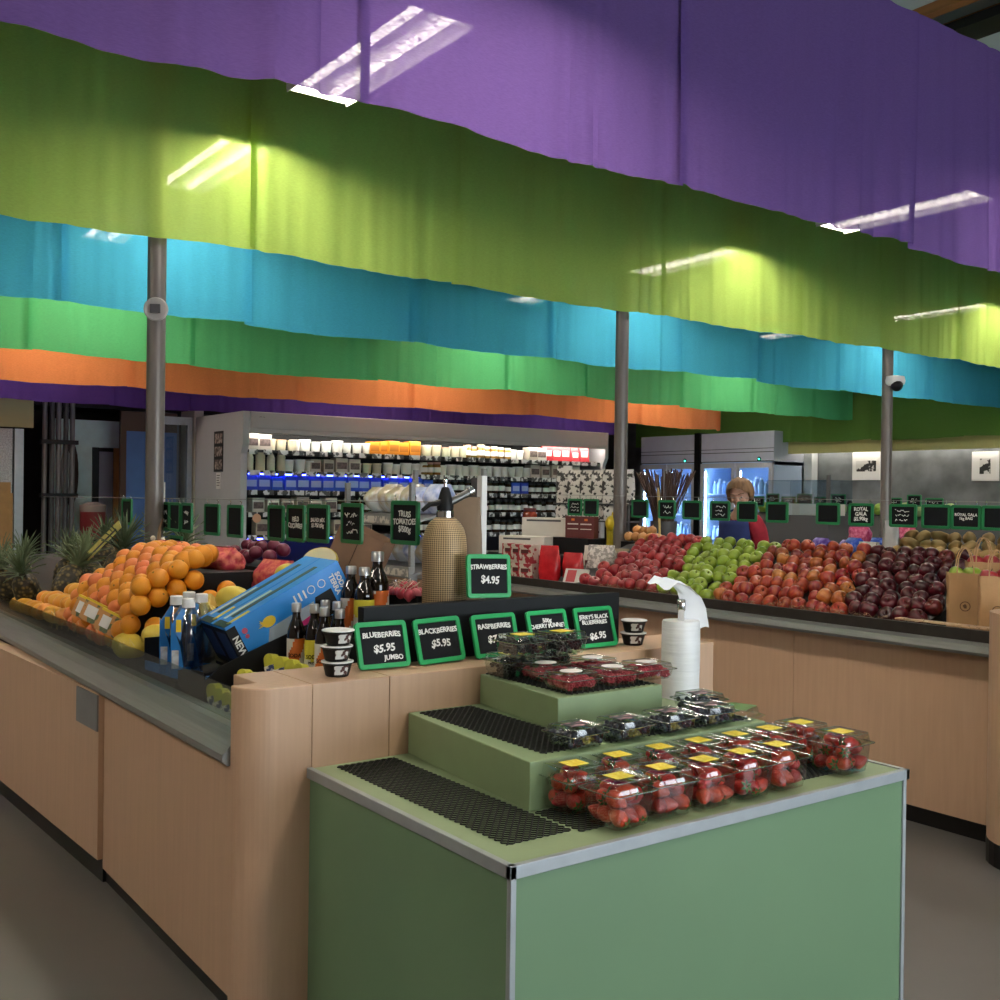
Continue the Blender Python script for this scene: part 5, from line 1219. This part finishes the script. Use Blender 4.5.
# ------------------------------------------------------------------ plaster wall with pictures, deli counter in front of it
t = thing('strip_light', 'long strip light tucked under the olive bulkhead above the plaster wall', 'light', (-4, 14.25, 2.36)); MB().box(-7.3, 7, -.06, .06, .0, .03).build('housing', WHITE, t); MB().tube([(-7.2, 0, -.01), (6.9, 0, -.01)], .016, 8).build('tube', M_emit('wall strip tube', '#fff4e4', 9), t)
PHOTO = M('black and white photo', '#d8d8d6', .5, col2='#262626', vscale=7, thr=(.5, .53))
for (x, z, w_, h, lb, ph) in [(-9.97, 2.08, .50, .44, 'white framed landscape photograph on the plaster wall, partly behind the right pole', (.36, .17)), (-8.03, 2.05, .40, .42, 'white framed portrait photograph on the plaster wall at the right edge', (.16, .22))]:
    t = thing('framed_picture', label=lb, cat='picture', loc=(x, 14.37, z)) if False else thing('framed_picture', lb, 'picture', (x, 14.395, z))
    MB().box(-w_/2, w_/2, -.025, 0, -h/2, h/2).build('frame', WHITE, t, bevel=.004); MB().box(-ph[0]/2, ph[0]/2, -.028, -.025, -ph[1]/2, ph[1]/2).build('photograph', PHOTO, t)
t = thing('deli_counter', 'long counter with small green signs in front of the plaster wall', 'counter', (-7, 10.4, 0))
MB().box(-2.1, 4, -.4, .5, 0, 1.05).build('body', WOOD, t); MB().prism([(-.4, 1.05), (.5, 1.05), (.5, 1.38), (.3, 1.38)], -2.1, 4, 'x').build('sloping_bed', BLACK, t)
LETM = M('lettuce leaf', '#7fa03a', .6, var=.3, vscale=12, rand=['#88a83e', '#9db850', '#6a8a34', '#c9cfae'])
K_LT = Kind(tag(MB().ball((0, 0, 0), .085, 18, 12, f=lambda p: p*(1+.22*noise.noise(p*2.5))).build('lettuce', LETM, smooth=True), 'x', 'lettuce'))
for k in range(16):
    K_LT.put((-8.95+k*.17+rnd(-.02, .02), 10.72+rnd(-.03, .03), 1.44), (rnd(-.6, .6), rnd(-.6, .6), rnd(0, 6)), 'round green lettuce in the row on the counter before the plaster wall', 'lettuces', rnd(.8, 1.05))
for k in range(9):
    t = board_sign('chalkboard_sign', .20, .13, FRAMED, 'small green framed sign on the deli counter behind the apples, %s from the left' % ORD[k], [(scrawl(2, .12, .06, CHALKM), 0, 0)])
    t.location = (-8.85+k*.24+(.5 if k > 5 else 0), 10.50, 1.515+.035*(k % 2)); t.rotation_euler = (0, 0, rnd(-.2, .2)); t['group'] = 'signs on the deli counter'
    MB().tube([(0, .008, -.06), (0, .012, -.22)], .006, 5).build('stick', GREYD, t)
for k in range(2):
    t = thing('grinder', 'black pepper grinder on the deli counter, %s of the pair' % ('left', 'right')[k], 'grinder', (-7.78+.2*k, 10.62, 1.37)); MB().lathe([(.035, 0), (.03, .08), (.035, .13), (.02, .17)], 12).build('body', BLACK, t, smooth=True)
t = thing('glass_display', 'clear glass display box with pale goods left of the right hand pole', 'display case', (-7.1, 9.3, 0)); 
MB().box(-.45, .35, -.2, .2, 0, 1.38).build('cabinet', GREYD, t); MB().box(-.45, .35, -.2, -.195, 1.38, 1.75).box(-.45, .35, .195, .2, 1.38, 1.75).box(-.45, .35, -.2, .2, 1.745, 1.75).build('glass', GLASS, t); MB().box(.33, .36, -.21, -.18, 1.38, 1.80).build('corner_post', GREYD, t)
MB().box(-.4, .3, -.15, .15, 1.381, 1.50).build('goods_tray', CREAM, t)

# ------------------------------------------------------------------ service area at the far left
t = thing('terrazzo_partition', 'pale speckled partition with aluminium edge at the far left', 'partition', (-13.5, 2.6, 0))
MB().box(-.05, 0, -2.2, .12, 1.25, 2.26).build('speckled_panel', M('pale speckled panel', '#a9b0b4', .5, var=.3, vscale=60), t); MB().box(-.05, .02, .14, .24, 0, 2.26).build('aluminium_edge', ALU, t); MB().box(-.05, 0, -2.2, .35, 2.28, 2.70).build('yellow_header', M('olive yellow panel', '#a8a878', .6), t); MB().box(-.05, 0, -2.2, .12, 0, 1.25).build('lower_panel', CARD, t)
t = thing('cardboard_box', 'brown cardboard box at the far left edge', 'box', (-12.9, 2.35, 0)); MB().box(-.3, .2, -.4, .22, 0, 1.5).build('lower_carton', CARD, t); MB().box(-.28, .18, -.38, .2, 1.5, 1.62).build('flap', CARD, t)
t = thing('pipe_stack', 'cluster of vertical dark conduit pipes on the back wall', 'pipes', (-13.6, 3.1, 0))
for k in range(5): MB().tube([(.02*(k % 2), .08*k, 0), (.02*(k % 2), .08*k, 2.62)], .03, 10).build('pipe', GREYD if k % 2 else M('mid grey pipe', '#6a6a6c', .4), t, smooth=True)
for z in (1.45, 2.1): MB().box(-.03, .06, -.05, .38, z, z+.05).build('clamp', BLACK, t)
t = thing('equipment_rack', 'dark service recess with black machines left of the pipes', 'rack', (-14.1, 2.85, 0)); MB().box(-.3, .1, -.3, .1, 0, 2.5).build('rack_body', BLACK, t)
for z in (.9, 1.3, 1.6, 1.95): MB().box(.1, .12, -.22, .04, z, z+.15).build('front_plate', GREYD, t)
TEAL = M('pale teal wall board', '#cfe6e4', .6, var=.06)
t = thing('doorway_panel', 'pale teal lit wall panel with an open dark doorway', 'panel', (-14.2, 3.7, 0)); MB().box(-.05, 0, -.35, .12, 0, 2.45).build('board', TEAL, t); MB().box(-.04, .03, .12, .20, 0, 2.1).build('door_jamb', BLACK, t); MB().box(-.04, .0, .40, .46, 0, 2.1).build('door_jamb', CARD, t); MB().box(-.05, 0, .12, .46, 2.1, 2.45).build('lintel', TEAL, t); MB().box(-.06, -.055, .20, .40, .9, 2.05).build('inner_board', M('lilac grey board', '#8f93a8', .6), t)
t = thing('jacket', 'white and dark jacket hanging on the pale panel', 'jacket', (-14.15, 3.55, 1.5)); MB().ball((0, 0, .25), (.04, .09, .42), 12, 10).build('dark_cloth', M('dark cloth', '#3a2a26', .9), t, smooth=True); MB().ball((.02, -.07, .25), (.04, .07, .32), 12, 10).build('white_cloth', M('white cloth', '#b9bcbc', .9), t, smooth=True)
t = thing('waste_bin', 'red waste bin beside the doorway', 'bin', (-13.4, 3.62, 0)); MB().lathe([(.13, 0), (.15, 1.28), (.14, 1.28)], 18).build('bin_body', M('red bin plastic', '#7a1f24', .5), t, smooth=True); MB().lathe([(.155, 1.28), (.155, 1.36), (.05, 1.40)], 18).build('lid', M('grey bin lid', '#8a7a78', .5), t, smooth=True)
t = thing('blue_partition', 'flat blue wall panel with brown frame left of the first pole', 'partition', (-13.6, 4.0, 0)); MB().box(-.05, 0, .07, .72, 0, 2.30).build('blue_board', M('dusty blue board', '#4a70ac', .6, var=.05), t); MB().box(-.05, .02, .0, .07, 0, 2.55).box(-.05, .01, .07, .72, 2.30, 2.55).build('brown_frame', M('brown frame', '#4a3326', .6), t)
t = thing('white_stand', 'short white post behind the pineapples', 'post', (-11.5, 3.8, 0)); MB().box(-.06, .06, -.05, .05, 0, 1.64).build('post_body', WHITE, t)
t = thing('glass_door', 'aluminium framed glass door left of the refrigerated case', 'door', (-13.45, 4.42, 0)); 
MB().box(-.03, .03, .0, .06, 0, 2.5).box(-.03, .03, .38, .44, 0, 2.5).box(-.03, .03, .06, .38, 2.4, 2.5).build('door_frame', ALU, t); MB().box(-.005, .005, .06, .38, 0, 2.4).build('pane', GLASS, t); MB().box(-.35, -.3, -.1, .38, 0, 2.5).build('room_board', M('grey blue board', '#59697c', .6), t)
struct('trim_4', MB().box(-13.6, -13.2, 4.87, 4.879, 0, 2.55) if False else MB().box(-13.9, -13.4, 4.88, 5.0, 0, 2.60), M('beige column', '#d0cabb', .6))
struct('trim_5', MB().box(-15.4, -14.4, -3, 6, 2.62, 2.75), BLACK)
t = thing('produce_pack', 'red and black punnet pack among goods behind the pineapples', 'packet', (-7.6, 2.1, 1.06), (0, 0, .3)); MB().box(-.16, .10, -.05, .05, 0, .14).build('packet', BLACK, t); MB().box(-.08, .09, -.052, -.05, .01, .12).build('red_print', M('red berry print', '#a3222c', .5, col2='#d9a0a0', vscale=30), t)

# ------------------------------------------------------------------ person behind the apples
def skin_mesh(joints, edges, name):
    me = bpy.data.meshes.new(name); me.from_pydata([j[:3] for j in joints], edges, [])
    o = bpy.data.objects.new(name, me); COL.objects.link(o)
    md = o.modifiers.new('skin', 'SKIN'); md.use_smooth_shade = True
    for v, j in zip(me.skin_vertices[0].data, joints): v.radius = (j[3], j[4] if len(j) > 4 else j[3])
    me.skin_vertices[0].data[0].use_root = True
    s = o.modifiers.new('sub', 'SUBSURF'); s.levels = s.render_levels = 2
    dg = bpy.context.evaluated_depsgraph_get(); m2 = bpy.data.meshes.new_from_object(o.evaluated_get(dg))
    bpy.data.objects.remove(o); return m2
def person(loc, rz):
    SKIN = M('skin', '#c79a82', .5, var=.06, vscale=6)
    HAIR = M('light brown hair', '#77593a', .6, var=.35, vscale=14, stretch=(3, 3, .6))
    t = thing('person', 'person with short light brown hair in red top and navy apron behind the apples', 'person', loc, (0, 0, rz))
    # facing -y ; joints: pelvis first
    J = [(0, 0, .93, .135, .10), (0, 0, 1.10, .125, .095), (0, .01, 1.28, .145, .10), (0, .015, 1.385, .10, .08), (0, .0, 1.455, .052, .055), (0, -.012, 1.52, .05, .055)]
    E_ = [(0, 1), (1, 2), (2, 3), (3, 4), (4, 5)]
    for s in (-1, 1):
        b = len(J)
        J += [(s*.165, .01, 1.365, .058), (s*.225, .02, 1.11, .045), (s*.235, -.07, .89, .035), (s*.235, -.09, .84, .027)]
        E_ += [(3, b), (b, b+1), (b+1, b+2), (b+2, b+3)]
        b = len(J)
        J += [(s*.09, 0, .86, .085), (s*.095, -.01, .48, .056), (s*.10, .02, .10, .04), (s*.105, -.10, .045, .038)]
        E_ += [(0, b), (b, b+1), (b+1, b+2), (b+2, b+3)]
    m = skin_mesh(J, E_, 'body_cage')
    mb = MB(); mb.v = [tuple(v.co) for v in m.vertices]; mb.f = [tuple(p.vertices) for p in m.polygons]; mb.mi = [0]*len(mb.f)
    # head
    tilt = Matrix.Translation((0, -.02, 1.578)) @ Matrix.Rotation(rad(34), 4, 'Z') @ Matrix.Rotation(rad(14), 4, 'X') @ Matrix.Rotation(rad(-6), 4, 'Y')
    def hf(p):
        x, y, z = p
        if z < 0: x *= 1-.30*(-z)**1.4; y = y*(1-.12*(-z)) - .12*(-z)**2*(1 if y < 0 else .0)
        return Vector((x, y, z))
    mb.ball((0, 0, 0), (.076, .093, .115), 28, 20, X=tilt, f=hf)
    mb.ball((0, -.094, -.022), (.013, .018, .026), 12, 10, X=tilt); mb.ball((0, -.104, -.036), (.0145, .012, .010), 12, 8, X=tilt)
    mb.ball((0, -.088, -.066), (.024, .012, .007), 12, 8, X=tilt); mb.ball((0, -.084, -.077), (.020, .012, .007), 12, 8, X=tilt)
    mb.ball((0, -.080, .022), (.052, .018, .010), 14, 8, X=tilt)
    for s in (-1, 1):
        mb.ball((s*.078, .006, -.012), (.012, .022, .032), 10, 8, X=tilt)
        mb.ball((s*.034, -.070, -.028), (.022, .018, .018), 10, 8, X=tilt)
        base = Vector((s*.235, -.095, .83))
        mb.ball(base+Vector((0, -.004, -.035)), (.017, .040, .048), 14, 10)
        for i, (dy, l) in enumerate(((-.030, .062), (-.010, .074), (.009, .070), (.027, .055))):
            a = base+Vector((0, dy, -.075)); mb.tube([a, a+Vector((-s*.004, dy*.12, -l*.5)), a+Vector((-s*.014, dy*.15, -l*.82)), a+Vector((-s*.028, dy*.15, -l))], [.0105, .0095, .0085, .006], 8)
        a = base+Vector((-s*.004, -.032, -.02)); mb.tube([a, a+Vector((-s*.008, -.028, -.026)), a+Vector((-s*.014, -.034, -.058))], [.012, .0105, .007], 8)
    o = mb.build('body', SKIN, t, smooth=True)
    rm = o.modifiers.new('one_surface', 'REMESH'); rm.mode = 'VOXEL'; rm.voxel_size = .0062; rm.use_smooth_shade = True
    sm = o.modifiers.new('soft', 'SMOOTH'); sm.iterations = 2
    EYE = M('eye white', '#b3a196', .5); DK = M('dark brown eye', '#2b1c14', .3)
    for s in (-1, 1):
        e = MB().ball((s*.031, -.0795, .0), (.0125, .008, .0046), 12, 8, X=tilt).build('eye', EYE, t, smooth=True)
        MB().ball((s*.031, -.0845, -.002), (.0072, .004, .0048), 10, 8, X=tilt).build('iris', DK, e, smooth=True)
        MB().tube([tilt @ Vector((s*.012, -.099, .022)), tilt @ Vector((s*.034, -.094, .029)), tilt @ Vector((s*.054, -.078, .022))], .0038, 6).build('eyebrow', HAIR, t)
    MB().ball((0, -.098, -.0725), (.021, .005, .0022), 10, 6, X=tilt).build('mouth_line', M('lip', '#9a5a52', .5), t, smooth=True)
    # hair: short bob with side-swept fringe
    def hair(p):
        x, y, z = p
        k = 1+.05*noise.noise(Vector((x*5, y*5, z*2)))+.02*noise.noise(Vector((x*16, y*16, z*5)))
        front = max(0, -y)
        zz = z
        if y < -.30: zz = max(z, .30+.25*max(0, -y-.3)-.30*(x+.1)**2*1.2 - .12*x)
        elif z < -.62: zz = -.62
        return Vector((x*k, y*k, zz*k))
    mb = MB().ball((0, .012, .018), (.108, .112, .118), 36, 26, X=tilt, f=hair)
    mb.build('hair', HAIR, t, smooth=True)
    for s in (-1, 1): MB().ball((s*.084, .0, .012), (.020, .050, .055), 14, 10, X=tilt, f=lambda p: p*(1+.15*noise.noise(p*4))).build('side_lock', HAIR, t, smooth=True)
    # red top (torso + sleeves) and navy apron, trousers, shoes
    T = [(0, 0, .92, .15, .115), (0, 0, 1.10, .142, .112), (0, .01, 1.28, .16, .118), (0, .015, 1.385, .115, .094), (0, .004, 1.43, .066, .068)]
    TE = [(0, 1), (1, 2), (2, 3), (3, 4)]
    for s in (-1, 1):
        b = len(T); T += [(s*.168, .01, 1.362, .072), (s*.228, .02, 1.11, .060), (s*.237, -.05, .93, .050)]; TE += [(3, b), (b, b+1), (b+1, b+2)]
    me = skin_mesh(T, TE, 'shirt_cage'); me.materials.append(M('deep red knit', '#9a1b2e', .85, var=.12, vscale=30)); link('red_top', me, t)
    L = [(0, 0, .95, .15, .11), (0, 0, .90, .14, .10)]; LE = [(0, 1)]
    for s in (-1, 1):
        b = len(L); L += [(s*.092, 0, .84, .097), (s*.096, -.01, .48, .07), (s*.10, .02, .09, .055)]; LE += [(1, b), (b, b+1), (b+1, b+2)]
    me = skin_mesh(L, LE, 'trouser_cage'); me.materials.append(M('dark trousers', '#23242c', .8)); link('trousers', me, t)
    def ap(u, v):
        a = -1.5+3.0*u; z = .62+.76*v; w_ = .175+.02*(1-v); half = 1 if v < .62 else 1-.22*((v-.62)/.38)
        return (w_*math.sin(a*half)*1.02, -.012-(.128+.012*math.sin(v*3))*math.cos(a*half*.9)-.004, z)
    ob = MB().grid(ap, 24, 18).build('apron', M('navy apron cloth', '#2c3c74', .85, var=.12, vscale=10), t, smooth=True, solid=.004)
    for s in (-1, 1):
        MB().tube([(s*.095, -.115, 1.355), (s*.085, -.07, 1.44), (s*.06, .02, 1.475), (0, .075, 1.47)], .008, 6).build('apron_strap', bpy.data.materials['navy apron cloth'], t)
        MB().ball((s*.105, -.08, .045), (.048, .125, .045), 14, 8, f=lambda p: Vector((p.x, p.y, max(p.z, -.9)))).build('shoe', BLACK, t, smooth=True)
    return t
person((-5.535, 6.385, 0), rad(-8))
